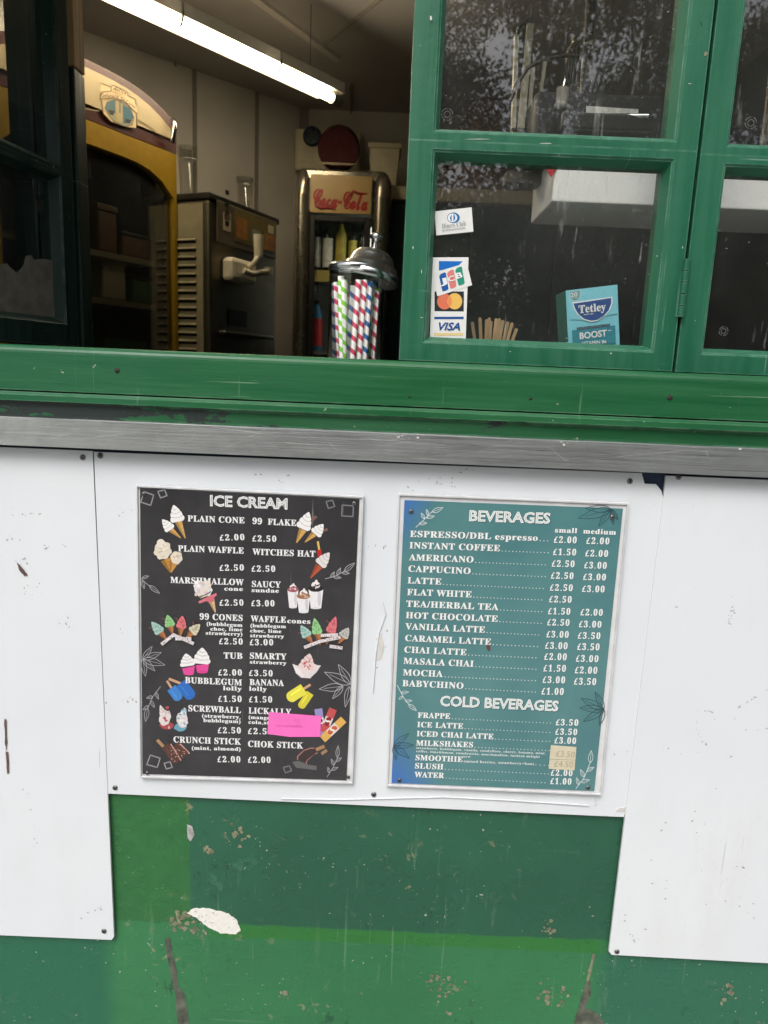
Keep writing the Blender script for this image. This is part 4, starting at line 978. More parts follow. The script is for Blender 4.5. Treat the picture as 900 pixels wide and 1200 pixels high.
# emblem
class FPrint(Print):
    pass
class FZoom:
    def __init__(s, ox, oy, k): s.ox, s.oy, s.k = ox, oy, k
    def p(s, X, Y, lift=0.0): return hit(s.ox+X/s.k, s.oy+Y/s.k, FO+FN*(.0185+lift*3), FN)
zf = FZoom(90, 70, 7.5); pr = Print(zf)
def fpoly(pts, c): pr.n += 1; pr.b.poly([zf.p(x, y, pr.n*.00004) for x, y in pts], ink(c), FN)
def fline(pts, wd, c, close=False):
    if close: pts = list(pts)+[pts[0]]
    pr.n += 1
    for (ax, ay), (bx, by) in zip(pts[:-1], pts[1:]):
        d = math.hypot(bx-ax, by-ay) or 1; nx, ny = -(by-ay)/d*wd/2, (bx-ax)/d*wd/2
        pr.b.poly([zf.p(x, y, pr.n*.00004) for x, y in ((ax+nx, ay+ny), (bx+nx, by+ny), (bx-nx, by-ny), (ax-nx, ay-ny))], ink(c), FN)
BR = (92, 66, 44)
fpoly([(212, 205), (300, 240), (320, 222), (440, 280), (450, 310), (515, 340), (520, 400), (530, 440), (520, 600), (440, 590), (300, 545), (235, 480), (205, 340), (205, 290)], (214, 190, 146))
fpoly([(265, 370), (330, 345), (420, 375), (480, 430), (500, 500), (485, 570), (420, 585), (330, 545), (270, 470), (250, 410)], (152, 150, 128))
fpoly([(262, 375), (335, 350), (340, 470), (290, 480), (255, 430)], (84, 112, 122)); fpoly([(405, 400), (470, 430), (500, 500), (470, 560), (410, 560)], (66, 104, 118))
fpoly([(280, 440), (330, 450), (320, 490), (290, 480)], (70, 58, 50)); fpoly([(430, 520), (480, 530), (460, 560), (430, 550)], (52, 52, 52)); fpoly([(345, 360), (400, 380), (400, 560), (350, 540)], (178, 160, 118))
fpoly([(372, 365), (386, 370), (386, 470), (372, 465)], (110, 120, 112))
fline([(212, 205), (300, 240), (302, 275), (212, 285), (205, 345), (330, 335), (420, 365), (520, 465), (535, 470)], 6, BR)
fline([(300, 240), (322, 224), (440, 280), (450, 315), (515, 345), (522, 400)], 6, BR); fline([(218, 350), (232, 470), (300, 545), (440, 592), (528, 608), (525, 470)], 6, BR)
fline([(268, 370), (250, 420), (275, 475), (330, 548), (425, 588), (488, 572), (503, 500)], 5, BR)
fline([(40, 420), (110, 436), (200, 452)], 8, (168, 148, 106)); fline([(540, 528), (630, 580), (694, 630)], 9, (150, 130, 92))
def ftext(body, x0, y0, x1, y1, cap):
    p, q = zf.p(x0, y0, .0022), zf.p(x1, y1, .0022); up = zf.p(x0, y0-cap, .0022)-p; d = (q-p).normalized()
    put_text(pr.b, body, p, q, up-d*up.dot(d), ink((74, 50, 34)), .69, .01, 2, FN)
ftext(script('Antica'), 318, 262, 434, 306, 40); ftext('Gelateria', 216, 326, 372, 340, 34); ftext('del Corso', 384, 346, 512, 432, 32)
pr.b.build('emblem', hd)
b = MB(FX); p = fl(192, 141); b.tube([(p.x, -.03, p.z-.065), (p.x, -.042, p.z-.02), (p.x+.004, -.03, p.z)], .008, M['chrome'], 8); b.build('latch', fz)
# door: yellow frame with arched opening
def opening(x0, x1, z0, z1, rs, n=12): return [(x0, z0), (x1, z0)]+[(x1+(x0-x1)*i/n, z1+rs*(1-abs(2*i/n-1)**4.5)) for i in range(n+1)]
z1d = fl(193, 232).z; rsd = min(zt_-.035-z1d, max(.05, fl(100, 172).z-z1d)*1.05); inn = opening(-W_+.030, -.013, .52, z1d, rsd)
outr = [(-W_, .45), (0, .45)]+[(0+(-W_)*i/12, zt_-.010) for i in range(13)]
b = MB(FX); n = len(inn); vs = [(x, -.022, z) for x, z in outr]+[(x, -.022, z) for x, z in inn]+[(x, .004, z) for x, z in inn]+[(x, .004, z) for x, z in outr]
fs = []
for r in range(3):
    for i in range(n): fs.append((r*n+i, r*n+(i+1) % n, (r+1)*n+(i+1) % n, (r+1)*n+i))
for i in range(n): fs.append((3*n+i, 3*n+(i+1) % n, (i+1) % n, i))
b.add(vs, fs, M['yellow']); dr = b.build('door', fz)
b = MB(FX); b.prism([Vector((x, -.008, z)) for x, z in opening(-W_+.026, -.009, .513, z1d, rsd)], (0, .004, 0), M['door_glass']); b.build('door_pane', dr)
zsf = [fl(150, py).z for py in (298, 352)]
for z_ in zsf+[zsf[1]-.28]:
    b = MB(FX); b.box(-W_+.045, -.045, .03, .43, z_-.016, z_, M['smside2'] if 'smside2' in M else M.setdefault('smside2', plain('freezer_shelf_wire', (150, 142, 116), .5))); b.build('shelf', fz)
M['carton'] = plain('pale_carton', (176, 164, 132), .7); M['greentub'] = plain('green_tub', (70, 108, 60), .5); M['browntub'] = plain('brown_tub', (96, 70, 46), .6)
def inside(name, label, x0, x1, z0, h, m, cat, y0=.045, y1=.24):
    b = MB(FX); b.box(x0, x1, y0, y1, z0, z0+h*.86, m, .006); b.box(x0-.003, x1+.003, y0-.003, y1+.003, z0+h*.86, z0+h, M['gasket'] if cat == 'tub' else m, .003)
    c = FX @ Vector(((x0+x1)/2, (y0+y1)/2, z0)); return tag(b.build(name, loc=c), label, cat, 'goods inside the display freezer')
xa, xb = fl(104, 330, -.1).x, fl(132, 330, -.1).x
inside('carton', 'pale carton with a brown band on the middle shelf of the display freezer', xa, xb, zsf[1]+.001, .115, M['carton'], 'carton')
inside('ice_cream_tub', 'green tub low in the display freezer under the pale carton', fl(106, 380, -.1).x, fl(158, 380, -.1).x, zsf[1]-.279, .20, M['greentub'], 'tub')
inside('ice_cream_tub', 'brown tub on the upper shelf of the display freezer', fl(128, 290, -.1).x, fl(160, 290, -.1).x, zsf[0]+.001, .07, M['browntub'], 'tub')
inside('ice_cream_tub', 'cream tub beside the brown one on the upper shelf of the display freezer', fl(165, 290, -.1).x, fl(186, 290, -.1).x, zsf[0]+.001, .09, M['carton'], 'tub')
inside('ice_cream_tub', 'small green tub right of the pale carton in the display freezer', fl(140, 330, -.1).x, fl(164, 330, -.1).x, zsf[1]+.001, .08, M['greentub'], 'tub')
inside('carton', 'tall brown carton at the left end of the upper freezer shelf', fl(100, 290, -.1).x, fl(122, 290, -.1).x, zsf[0]+.001, .13, M['browntub'], 'carton')
b = MB(); c = FX @ Vector((-.37, .18, ztop+rise-.01)); b.lathe([(.10, 0), (.115, .05), (.11, .09), (.08, .125), (.04, .14), (0, .142)], M['lampwhite'], c)
c0 = hit(93, 78, FO-FN*.12, FN); 
tag(b.build('white_tub', loc=c), 'white rounded tub standing on top of the display freezer', 'tub')

# ------------------------------------------------------------------ soft serve machine
A = at(245, 225, 1.30); B2 = at(325, 255, 1.66); u = Vector((B2.x-A.x, B2.y-A.y, 0)).normalized(); rz = math.atan2(u.y, u.x)
sm = thing('soft_serve_machine', 'dark steel soft serve ice cream machine with louvred side and white dispensing tap', 'ice cream machine', (A.x, A.y, .1), rz)
SX = WM[sm.name]; SN = SX.to_3x3() @ Vector((0, -1, 0)); SO = SX @ Vector((0, 0, 0)); SI = SX.inverted()
def slc(px, py, d=0.0): return SI @ hit(px, py, SO+SN*d, SN)
SW = (B2-A).xy.length; SH_ = slc(245, 225).z
M['smgrey'] = steel('smoky_steel_case', (132, 124, 106), .38, (240, 1, 2), False); M['smside'] = plain('beige_side_panel', (152, 142, 112), .45); M['smdark'] = plain('black_trim', (30, 28, 24), .4)
b = MB(SX); b.box(0, SW, 0, .34, 0, SH_-.02, M['smgrey'], .008); b.build('body', sm)
b = MB(SX); b.box(-.006, SW+.006, -.006, .345, SH_-.02, SH_, M['smdark'], .004); b.build('lid', sm)
b = MB(SX); b.box(-.004, -.001, .02, .33, .2, SH_-.03, M['smside'])
zz = SH_-.13
while zz > .75:
    for y0, y1 in ((.045, .135), (.16, .25), (.265, .32)): b.add([(-.0045, y0, zz), (-.0045, y1, zz), (-.0045, y1, zz-.008), (-.0045, y0, zz-.008), (-.011, y0, zz-.006), (-.011, y1, zz-.006)], [(0, 1, 5, 4), (0, 4, 3), (1, 2, 5)], M['smside']); b.add([(-.0048, y0, zz-.007), (-.0048, y1, zz-.007), (-.0048, y1, zz-.014), (-.0048, y0, zz-.014)], [(0, 1, 2, 3)], M['smdark'])
    zz -= .025
b.build('louvre_panel', sm)
M['panelfront'] = plain('control_panel_grey', (84, 76, 58), .35)
p, q = slc(250, 233), slc(250, 283)
b = MB(SX); b.box(.03, SW-.02, -.010, -.001, q.z, p.z, M['panelfront'], .004); cp = b.build('control_panel', sm)
zp0, zp1 = q.z, p.z
def srect(x0, x1, z0, z1, m, y=-.0106): b.box(x0, x1, y-.001, y, z0, z1, m)
b = MB(SX); srect(.055, .095, zp0+.04, zp1-.03, M['carton']); srect(.06, .09, zp1-.05, zp1-.032, M['scuff_dark'], -.0118)
for i in range(4): srect(.066, .084, zp0+.055+i*.03, zp0+.068+i*.03, M['smdark'], -.0118)
b.build('control_buttons', cp)
M['wafer'] = plain('printed_wafer_orange', (146, 96, 42), .5, var=.3, vscale=30); M['olive'] = plain('printed_olive', (98, 84, 44), .5, var=.2); M['greylabel'] = plain('grey_label', (120, 124, 112), .5)
b = MB(SX); srect(.115, SW-.03, zp0+.018, zp1-.012, M['olive']); srect(.125, .185, zp0+.03, zp1-.03, M['wafer'], -.0118); srect(.215, .26, zp0+.03, zp1-.05, M['greylabel'], -.0118); srect(.29, .36, zp0+.02, zp1-.05, M['wafer'], -.0118); srect(.31, .345, zp1-.045, zp1-.02, M['carton'], -.0125); b.build('picture_panel', cp)
M['tapwhite'] = plain('white_tap_plastic', (224, 214, 190), .35)
p0, p1 = slc(273, 300, .045), slc(302, 333, .045); p1.z = slc(287, 332, .045).z
b = MB(SX); b.box(p0.x, p1.x, -.045, -.001, p1.z, p0.z, M['tapwhite'], .014); hdm = b.build('dispenser_head', sm)
xm_ = p1.x-.03; le = slc(299, 306, .07); lt_ = slc(303, 275, .07); s1 = slc(296, 318, .07); s2 = slc(315, 318, .07)
b = MB(SX); b.tube([(le.x, -.05, le.z-.02), (le.x, -.072, le.z), (lt_.x, -.07, le.z+.02)], .009, M['tapwhite'], 8); b.tube([(lt_.x, -.07, le.z+.016), (lt_.x, -.07, lt_.z)], [.014, .017], M['tapwhite'], 12); b.build('lever', hdm)
b = MB(SX); b.tube([(p0.x+.05, -.052, s1.z), (s1.x, -.066, s1.z-.008), (s2.x, -.07, s2.z)], .010, M['tapwhite'], 8); b.tube([(s2.x, -.07, s2.z-.012), (s2.x, -.07, s2.z+.012)], .014, M['tapwhite'], 10); b.build('spout', hdm)
p = slc(262, 388); q = slc(300, 392)
b = MB(SX); b.box(.04, SW-.06, -.03, -.002, p.z-.012, p.z, M['brushed'], .004); b.build('drip_rail', sm)
b = MB(SX); b.box(.10, .2, -.004, -.001, p.z+.02, p.z+.07, M['smdark'], .001); b.build('badge', sm)
b = MB(SX); b.box(-.04, SW+.02, .02, .3, -.098, -.001, M['smdark']); b.build('base', sm)

def cup_stack(px, pyt, pyb, p0, label, n=9):
    z0 = p0.z; b = MB(); 
    ztop_ = (CAM+ray(px, pyt)*((p0-CAM).dot(FWD)/ray(px, pyt).dot(FWD))).z; H = ztop_-z0; r = .030
    for i in range(n):
        z_ = z0+.10+(H-.10)*i/n if i else z0
        b.lathe([(r*.80, z_), (r*.97, z_+(.10 if i == 0 else (H-.10)/n)), (r, z_+(.103 if i == 0 else (H-.10)/n)), (r*.93, z_+(.104 if i == 0 else (H-.10)/n))], M['cupclear'], (p0.x, p0.y, 0), seg=20)
    b.lathe([(r*.8, 0), (0, .001)], M['cupclear'], p0, seg=20)
    b.build
    return tag(b.build('cup_stack', loc=p0), label, 'cup stack', 'stacks of clear plastic cups')
M['cupclear'] = glass_material('clear_cup_plastic', (.86, .86, .84), 2.6, 0, False)
c = SX @ Vector((.03, .10, SH_+.001)); c2 = SX @ Vector((SW-.05, .10, SH_+.001))
cup_stack(228, 176, 230, c, 'stack of clear plastic cups on the near end of the ice cream machine')
cup_stack(317, 212, 260, c2, 'stack of clear plastic cups on the far end of the ice cream machine')

# ------------------------------------------------------------------ drinks fridge
YF = 1.87
def at_f(px, py): return at(px, py, YF)
L0, L1 = at_f(362, 300).x, at_f(433, 300).x; E0, E1 = at_f(343, 300).x, at_f(457, 300).x
FT = at_f(400, 200).z
df = thing('drinks_fridge', 'slim chrome drinks fridge with a cream lettered header above its glass door', 'fridge', ((E0+E1)/2, YF+.2, .1))
M['fchrome'] = plain('smoky_chrome', (150, 142, 126), .24, .8, var=.02, vscale=5)
M['liner'] = plain('fridge_liner', (132, 134, 126), .5)
b = MB(); b.box(E0+.02, E1-.02, YF+.45, YF+.5, .1, FT-.02, M['fbody']); b.box(E0+.02, L0-.005, YF+.045, YF+.45, .1, FT-.02, M['fchrome']); b.box(L1+.005, E1-.02, YF+.045, YF+.45, .1, FT-.02, M['fchrome'])
b.box(L0-.005, L1+.005, YF+.43, YF+.449, .1, FT-.03, M['liner']); b.box(L0-.005, L1+.005, YF+.05, YF+.43, .1, .5, M['liner']); b.box(E0+.03, E1-.03, YF+.03, YF+.45, FT-.03, FT+.012, M['fchrome'], .008)
zh = at_f(400, 247).z
b.box(L0-.004, L1+.004, YF+.012, YF+.43, zh, FT-.031, M['liner']); b.build('body', df)
for xa, xb in ((E0, L0), (L1, E1)):
    xm = (xa+xb)/2; r = (xb-xa)/2; b = MB()
    b.tube([(xm, YF+r, .12), (xm, YF+r, FT-.085)], r, M['fchrome'], 20); b.lathe([(r, 0), (r*.96, .03), (r*.8, .06), (r*.5, .085), (0, .098)], M['fchrome'], (xm, YF+r, FT-.085), seg=20); b.build('corner_post', df)
M['header'] = plain('cream_lettered_header', (184, 152, 92), .4, var=.12, vscale=5)
b = MB(); b.box(L0, L1, YF+.004, YF+.011, at_f(400, 250).z, at_f(400, 205).z, M['header'], .002); hp = b.build('header_panel', df)
b = MB(); p, q = at(367, 241.5, YF+.0035), at(430, 247, YF+.0035); up = at(367, 221, YF+.0035)-p; d = (q-p).normalized()
put_text(b, script('Coca-Cola'), p, q, up-d*up.dot(d), ink((160, 30, 30)), .63, .012, 3)
for sx in (-1.6, -.8, .8, 1.6): put_text(b, script('Coca-Cola'), p+d*.001*sx, q+d*.001*sx, up-d*up.dot(d), ink((160, 30, 30)), .63, .012, 3, lift=.0001*(sx+3)); 
b.tube([at(x, y, YF+.0035) for x, y in ((370, 241), (376, 244), (384, 243), (394, 246))], [.004, .006, .006, .002], ink((150, 34, 32)), 6)
b.tube([at(x, y, YF+.0035) for x, y in ((409, 230), (414, 224), (421, 227), (431, 227))], [.004, .006, .006, .002], ink((150, 34, 32)), 6); b.build('lettering', hp)
zd1 = at_f(400, 253).z
b = MB()
for x0, x1, z0, z1 in ((L0, L0+.020, .45, zd1), (L1-.020, L1, .45, zd1), (L0+.020, L1-.020, zd1-.02, zd1), (L0+.020, L1-.020, .45, .52)): b.box(x0, x1, YF+.002, YF+.03, z0, z1, M['gasket'], .003)
dd = b.build('door', df)
b = MB(); b.box(L0+.018, L1-.018, YF+.012, YF+.016, .515, zd1-.018, M['clear']); b.build('door_pane', dd)
zs1 = at(400, 319.5, YF+.06).z; zs2 = at(400, 385, YF+.06).z-.09
M['pricestrip'] = plain('yellow_price_strip', (196, 180, 100), .5)
for k, z_ in enumerate((zs1, zs2)):
    b = MB(); b.box(L0+.004, L1-.004, YF+.05, YF+.42, z_-.012, z_, M['liner']); b.build('shelf', df)
M['fridgeglow'] = plain('added_fridge_glow', (230, 232, 226), .4, emit=(.92, 1.0, .95), es=4.5)  # unseen glowing strip added behind the door stile to brighten the bottles
b = MB(); b.box(L1-.013, L1-.003, YF+.034, YF+.046, zs2+.02, zd1-.03, M['fridgeglow']); b.build('added_glow_strip', df)
b = MB(); b.box(L0+.006, L0+.085, YF+.042, YF+.049, zs1-.038, zs1+.004, M['pricestrip']); b.build('price_strip', df)
M['white_label'] = plain('white_bottle_label', (222, 220, 210), .45, var=.18, vscale=60); M['yellow_label'] = plain('yellow_bottle_label', (186, 170, 70), .45, var=.2, vscale=40)
M['dark_bottle'] = plain('dark_bottle', (34, 26, 24), .2); M['red_label'] = plain('red_bottle_label', (186, 40, 44), .45, var=.15); M['blue_bottle'] = plain('blue_bottle', (58, 116, 150), .25, var=.1)
def bottle(px0, px1, pyt, z0, y, body, lab, label, lpy=None):
    x0, x1 = at(px0, 300, y).x, at(px1, 300, y).x; r = (x1-x0)/2; c = Vector(((x0+x1)/2, y, z0+.0005)); H = at((px0+px1)/2, pyt, y).z-z0
    o = thing('drink_bottle', label, 'bottle', c, 0, 'bottles inside the drinks fridge')
    b = MB(); b.lathe([(0, 0), (r*.9, .002), (r, .01), (r, H*.68), (r*.9, H*.74), (r*.45, H*.88), (r*.42, H*.93), (0, H*.93)], body, c, seg=18); b.build('bottle', o)
    b = MB(); b.lathe([(r*1.02, H*.10), (r*1.02, H*.64)], lab, c, seg=18); b.build('label', o)
    b = MB(); b.lathe([(r*.48, H*.92), (r*.48, H*.995), (0, H)], M['dark_bottle'], c, seg=14); b.build('cap', o)
yb = YF+.10
bottle(365.5, 376, 255, zs1, yb, M['dark_bottle'], M['white_label'], 'white labelled bottle at the left end of the upper fridge shelf')
bottle(378, 390.5, 257, zs1, yb, M['dark_bottle'], M['white_label'], 'wider white labelled bottle, second from the left in the drinks fridge')
bottle(393, 405.5, 258, zs1, yb, M['yellow_label'], M['yellow_label'], 'yellow bottle right of the white labelled ones in the drinks fridge')
bottle(408, 418, 260, zs1, yb, M['dark_bottle'], M['yellow_label'], 'dark bottle with yellow label partly behind the straw jar lid')
bottle(420, 429, 262, zs1, yb, M['dark_bottle'], M['dark_bottle'], 'all dark bottle at the right end of the upper fridge shelf')
bottle(365, 380, 352, zs2, yb, M['blue_bottle'], M['red_label'], 'blue bottle with red label on the lower fridge shelf')
# red cap on the fridge
cx_, cz_ = at(397, 181, YF+.10).x, FT+.014
cap = thing('cap', 'dark red peaked cap lying on top of the drinks fridge', 'cap', (cx_, YF+.10, cz_))
M['capred'] = plain('dark_red_cloth', (70, 20, 18), .85, var=.15); M['caplining'] = plain('pale_cap_lining', (176, 160, 128), .8)
b = MB(); rr = at(421, 180, YF+.1).x-cx_
tl = Matrix.Translation((cx_, YF+.09, cz_+.085)) @ Matrix.Rotation(R(-62), 4, 'X')
bb = MB(tl); bb.lathe([(rr*1.0, -.02), (rr*1.02, .0), (rr*.98, .04), (rr*.8, .085), (rr*.5, .11), (0, .12)], M['capred'], (0, 0, 0)); bb.lathe([(rr*.97, -.019), (rr*.6, -.008), (0, 0)], M['capred'], (0, 0, 0)); bb.build('crown', cap)
bb = MB(); n = 12
P = [(cx_+rr*1.0*math.cos(math.pi+math.pi*i/n), YF+.08-.07*math.sin(math.pi*i/n), cz_+.034-.020*math.sin(math.pi*i/n)) for i in range(n+1)]
bb.prism(P, (0, .0, -.006), M['caplining']); bb.build('peak', cap)
# wall socket box behind the fridge and white tub beside it
YBk = 2.428
def wallbox(name, label, cat, px0, px1, py0, py1, d, m):
    p, q = at(px0, py0, YBk-d), at(px1, py1, YBk-d); b = MB(); b.box(p.x, q.x, YBk-d, YBk, q.z, p.z, m, .008)
    o = thing(name, label, cat, ((p.x+q.x)/2, YBk, q.z)); b.build('case', o); return o, p, q
M['boxcream'] = plain('cream_plastic_box', (206, 194, 160), .45)
o, p, q = wallbox('fuse_box', 'cream fuse box with a round dark dial on the back wall', 'fuse box', 346, 421, 150, 202, .10, M['boxcream'])
for px, py, r in ((366, 160, .040), (404, 164, .034)):
    b = MB(); c = at(px, py, YBk-.11); b.lathe([(r, 0), (r*.95, .012), (r*.7, .014), (0, .012)], M['blue_bottle'] if False else M['dial'] if 'dial' in M else M.setdefault('dial', plain('dark_blue_dial', (34, 46, 60), .3)), c, (0, -1, 0), 22); b.build('dial', o)
b = MB()
for px0, px1, py0, py1 in ((348, 364, 176, 190), (367, 378, 176, 190)):
    p, q = at(px0, py0, YBk-.104), at(px1, py1, YBk-.104); b = MB(); b.box(p.x, q.x, YBk-.106, YBk-.101, q.z, p.z, M['boxcream'], .002); b.build('cover', o)

# ------------------------------------------------------------------ teal cupboard on the right, with the things on and before it
M['teal'] = plain('dark_teal_cupboard', (16, 54, 58), .5, var=.15); M['creamtop'] = plain('cream_worktop', (190, 178, 146), .5)
YC = 1.98; xl = at(441, 300, YC).x; zc_ = at(452, 219, YC).z
cab = thing('cupboard', 'tall dark teal cupboard with a cream top beside the drinks fridge', 'cupboard', ((xl+1.1)/2, YC+.2, .1))
b = MB(); b.box(xl+.03, 1.10, YC, YBk-.002, .1, zc_-.05, M['teal'], .003); b.build('body', cab)
for i in range(3):
    b = MB(); xx = xl+.035+i*.33; b.box(xx, xx+.32, YC-.018, YC-.001, .2, zc_-.06, M['teal'], .004); dz = b.build('door', cab)
    b = MB(); b.tube([(xx+.29, YC-.035, 1.3), (xx+.29, YC-.035, 1.42)], .006, M['darksteel'], 8); b.build('handle', dz)
b = MB(); b.box(xl+.02, 1.12, YC-.03, YBk-.002, zc_-.05, zc_, M['creamtop'], .004); b.build('top', cab)
b = MB(); p, q = at(433, 167, YC+.04), at(468, 206, YC+.04); z0 = zc_+.001
b.prism([Vector((p.x, YC+.04, p.z)), Vector((q.x-.002, YC+.04, p.z)), Vector((q.x-.014, YC+.04, z0)), Vector((p.x+.012, YC+.04, z0))], (0, .16, 0), M['boxcream'])
o = tag(b.build('white_bin', loc=((p.x+q.x)/2, YC+.1, z0)), 'cream tapered plastic bin on top of the teal cupboard', 'bin')
b = MB(); b.box(p.x-.005, q.x+.003, YC+.035, YC+.205, p.z-.018, p.z+.001, M['boxcream'], .003); b.build('rim', o)
# brown bag on top of the cupboard
M['bag'] = plain('brown_paper_bag', (112, 66, 34), .85, var=.4, vscale=60, bump=.6)
c = at(573, 150, 1.99); b = MB(); c = Vector((c.x, 2.12, zc_+.001)); 
prof = [(.13, 0), (.155, .06), (.16, .14), (.14, .22), (.10, .27), (.075, .29), (.08, .34), (.06, .36), (0, .35)]
b.lathe(prof, M['bag'], c, seg=26); b.v = [p+Vector((random.uniform(-.007, .007), random.uniform(-.007, .007), random.uniform(-.006, .006))) for p in b.v]
tag(b.build('paper_bag', loc=c), 'brown crumpled bag seen through the upper pane of the closed window', 'bag')

# long white boxed shelf behind the closed windows
YS = .15
pA, pB = at(651, 188, YS), at(651, 236, YS); xr_ = at(905, 240, YS).x
M['shelfwhite'] = plain('white_shelf_board', (250, 250, 247), .4, var=.01)
sh_ = thing('shelf_box', 'long white boxed shelf hanging behind the two closed windows', 'shelf', ((pA.x+xr_)/2, YS+.15, pB.z))
b = MB(); b.box(pA.x, xr_+.1, YS, YS+.17, pB.z, pA.z+.012, M['shelfwhite'], .002); b.build('box', sh_)
ztp = pA.z+.012
for xx in (pA.x+.07, xr_+.05):
    b = MB(); b.tube([(xx, YS+.15, ztp), (xx, YS+.20, ZC)], .008, M['darksteel'], 8); b.build('hanger', sh_)
# on it: black tray box, steel scoop rack, jar, hose
M['black'] = plain('black_plastic', (22, 22, 22), .35); M['paperlabel'] = plain('grey_printed_label', (214, 214, 206), .6, var=.2, vscale=200)
bx0, bx1 = at(626, 140, YS+.02).x, at(776, 140, YS+.02).x; bz = at(700, 108, YS+.02).z
bo = thing('black_case', 'black plastic case with a paper label behind the upper pane', 'case', ((bx0+bx1)/2, YS+.1, ztp+.001))
b = MB(); b.box(bx0, bx1, YS+.02, YS+.15, ztp+.001, bz, M['black'], .006); b.box(at(655, 140, YS).x, at(765, 140, YS).x, YS-.02, YS+.018, at(700, 158, YS).z, at(700, 137, YS).z, M['black'], .004); b.build('body', bo)
b = MB(); P = [at(687, 124, YS+.0185), at(748, 128, YS+.0185), at(748, 137, YS+.0185), at(687, 133, YS+.0185)]; b.prism(P, (0, .001, 0), M['paperlabel']); b.build('label', bo)
b = MB(); p, q = at(660, 133, YS+.01), at(760, 137, YS-.022); b.tube([at(662, 135, YS+.012), at(700, 136, YS-.005), at(760, 136, YS-.021)], .0035, M['chrome'], 6); b.build('trim', bo)
ro = thing('steel_rack', 'bright slanted steel bars standing left of the black case', 'rack', (at(612, 150, YS+.1).x, YS+.1, ztp))
rc_ = ro.location
M['glintsteel'] = plain('steel_painted_glint', (206, 198, 170), .4, .35, var=.05)  # pale colour stands in for the tube light these bars reflect
b = MB()
for px0, py0, px1, py1, wd in ((611, 150, 622, 27, .010), (619, 150, 625, 78, .006), (634, 108, 640, 66, .005), (602, 150, 606, 40, .006)):
    p, q = at(px0, py0, YS+.09), at(px1, py1, YS+.09); b.prism([p-Vector((wd/2, 0, 0)), p+Vector((wd/2, 0, 0)), q+Vector((wd/2, 0, 0)), q-Vector((wd/2, 0, 0))], (0, .012, 0), M['glintsteel'])
p, q = at(601, 155, YS+.11), at(626, 155, YS+.11); t1, t2 = at(606, 34, YS+.11), at(624, 16, YS+.11)
b.prism([p, q, t2, t1], (0, .03, 0), M['darksteel']); b.box(rc_.x-.02, pA.x+.03, YS+.10, YS+.14, ztp-.02, ztp-.003, M['darksteel']); b.build('bars', ro)
c = at(678, 100, YS+.10); c.z = bz+.001; H = at(678, 44, YS+.10).z-c.z; r = at(698, 80, YS+.10).x-c.x
b = MB(); b.lathe([(0, 0), (r*.8, .002), (r, .03), (r, H*.8), (r*.7, H*.92), (r*.72, H), (r*.66, H), (r*.64, H*.92)], M['cupclear'], c)
jo = tag(b.build('blender_jug', loc=c), 'clear ribbed jug standing on the black case behind the upper pane', 'jug')
b = MB()
for k in range(9):
    a = -2.6+k*.26; b.tube([c+Vector((r*1.01*math.cos(a), r*1.01*math.sin(a), .03)), c+Vector((r*1.01*math.cos(a), r*1.01*math.sin(a), H*.78))], .002, M['darksteel'], 5)
b.build('rib', jo)
b = MB(); b.tube([at(x, y, YS+.05) for x, y in ((598, 118), (606, 98), (618, 80), (634, 70), (660, 65), (690, 65), (720, 69), (740, 76), (747, 84), (744, 96), (741, 112))], .0032, M['darksteel'], 8)
tag(b.build('cable', loc=at(670, 65, YS+.05)), 'grey cable arching over the black case behind the upper pane', 'cable')
b = MB(); c = at(657, 129, YS-.012); H = at(658, 102, YS-.012).z-c.z
b.lathe([(0, 0), (.0095, .002), (.0095, H*.25), (.0082, H*.27), (.0090, H*.96), (0, H)], M['lampend'], c, (0.04, 0, 1), 14); tag(b.build('marker_pen', loc=c), 'pale grey marker pen standing against the black case', 'pen')
b = MB(); c = at(648, 190, YS-.003); b.prism([at(634, 189, YS-.003), at(653, 188, YS-.003), at(653, 196, YS-.003), at(646, 208, YS-.003)], (0, .001, 0), M['red_label']); tag(b.build('red_tag', loc=c), 'small red corner of card beside the white shelf', 'card')

# ------------------------------------------------------------------ on the counter: straw jar, straws, stirrers, tea box
YJ = .125; WT = 1.38
jc = Vector((at(416.5, 380, YJ).x, YJ, WT+.001)); jr = at(448.5, 380, YJ).x-jc.x; jh = at(416, 317, YJ).z-jc.z
jar = thing('straw_jar', 'clear straw jar with its steel lid tilted open on the serving counter', 'jar', jc)
b = MB(); b.lathe([(0, .0), (jr*.96, .0), (jr, .006), (jr, jh-.008), (jr*1.03, jh), (jr*.99, jh+.001), (jr*.965, jh-.008), (jr*.965, .007), (0, .006)], M['jar_glass'], jc, seg=48); b.build('body', jar)
b = MB(); b.lathe([(jr*1.005, jh-.003), (jr*1.04, jh-.001), (jr*1.05, jh+.005), (jr*1.0, jh+.008), (jr*.95, jh+.006), (jr*.97, jh+.002)], M['lidsteel'] if 'lidsteel' in M else M.setdefault('lidsteel', plain('brushed_lid_steel', (206, 208, 208), .26, 1.0, var=.02, vscale=4)), jc, seg=48); b.build('collar', jar)
lc = at(431, 326, YJ); rl = (at(467, 330, YJ)-at(398, 316, YJ)).length/2
tilt = Matrix.Translation(at(432, 325.5, YJ)) @ Matrix.Rotation(R(9.5), 4, 'Y') @ Matrix.Rotation(R(-6), 4, 'X')
lb_ = MB(tilt); lb_.lathe([(rl*.96, -.006), (rl, -.004), (rl, .004), (rl*.97, .007), (rl*.93, .008), (rl*.90, .016), (rl*.84, .0175), (rl*.80, .018), (rl*.70, .030), (rl*.55, .037), (rl*.3, .041), (0, .042)], M['lidsteel'], (0, 0, 0), seg=48)
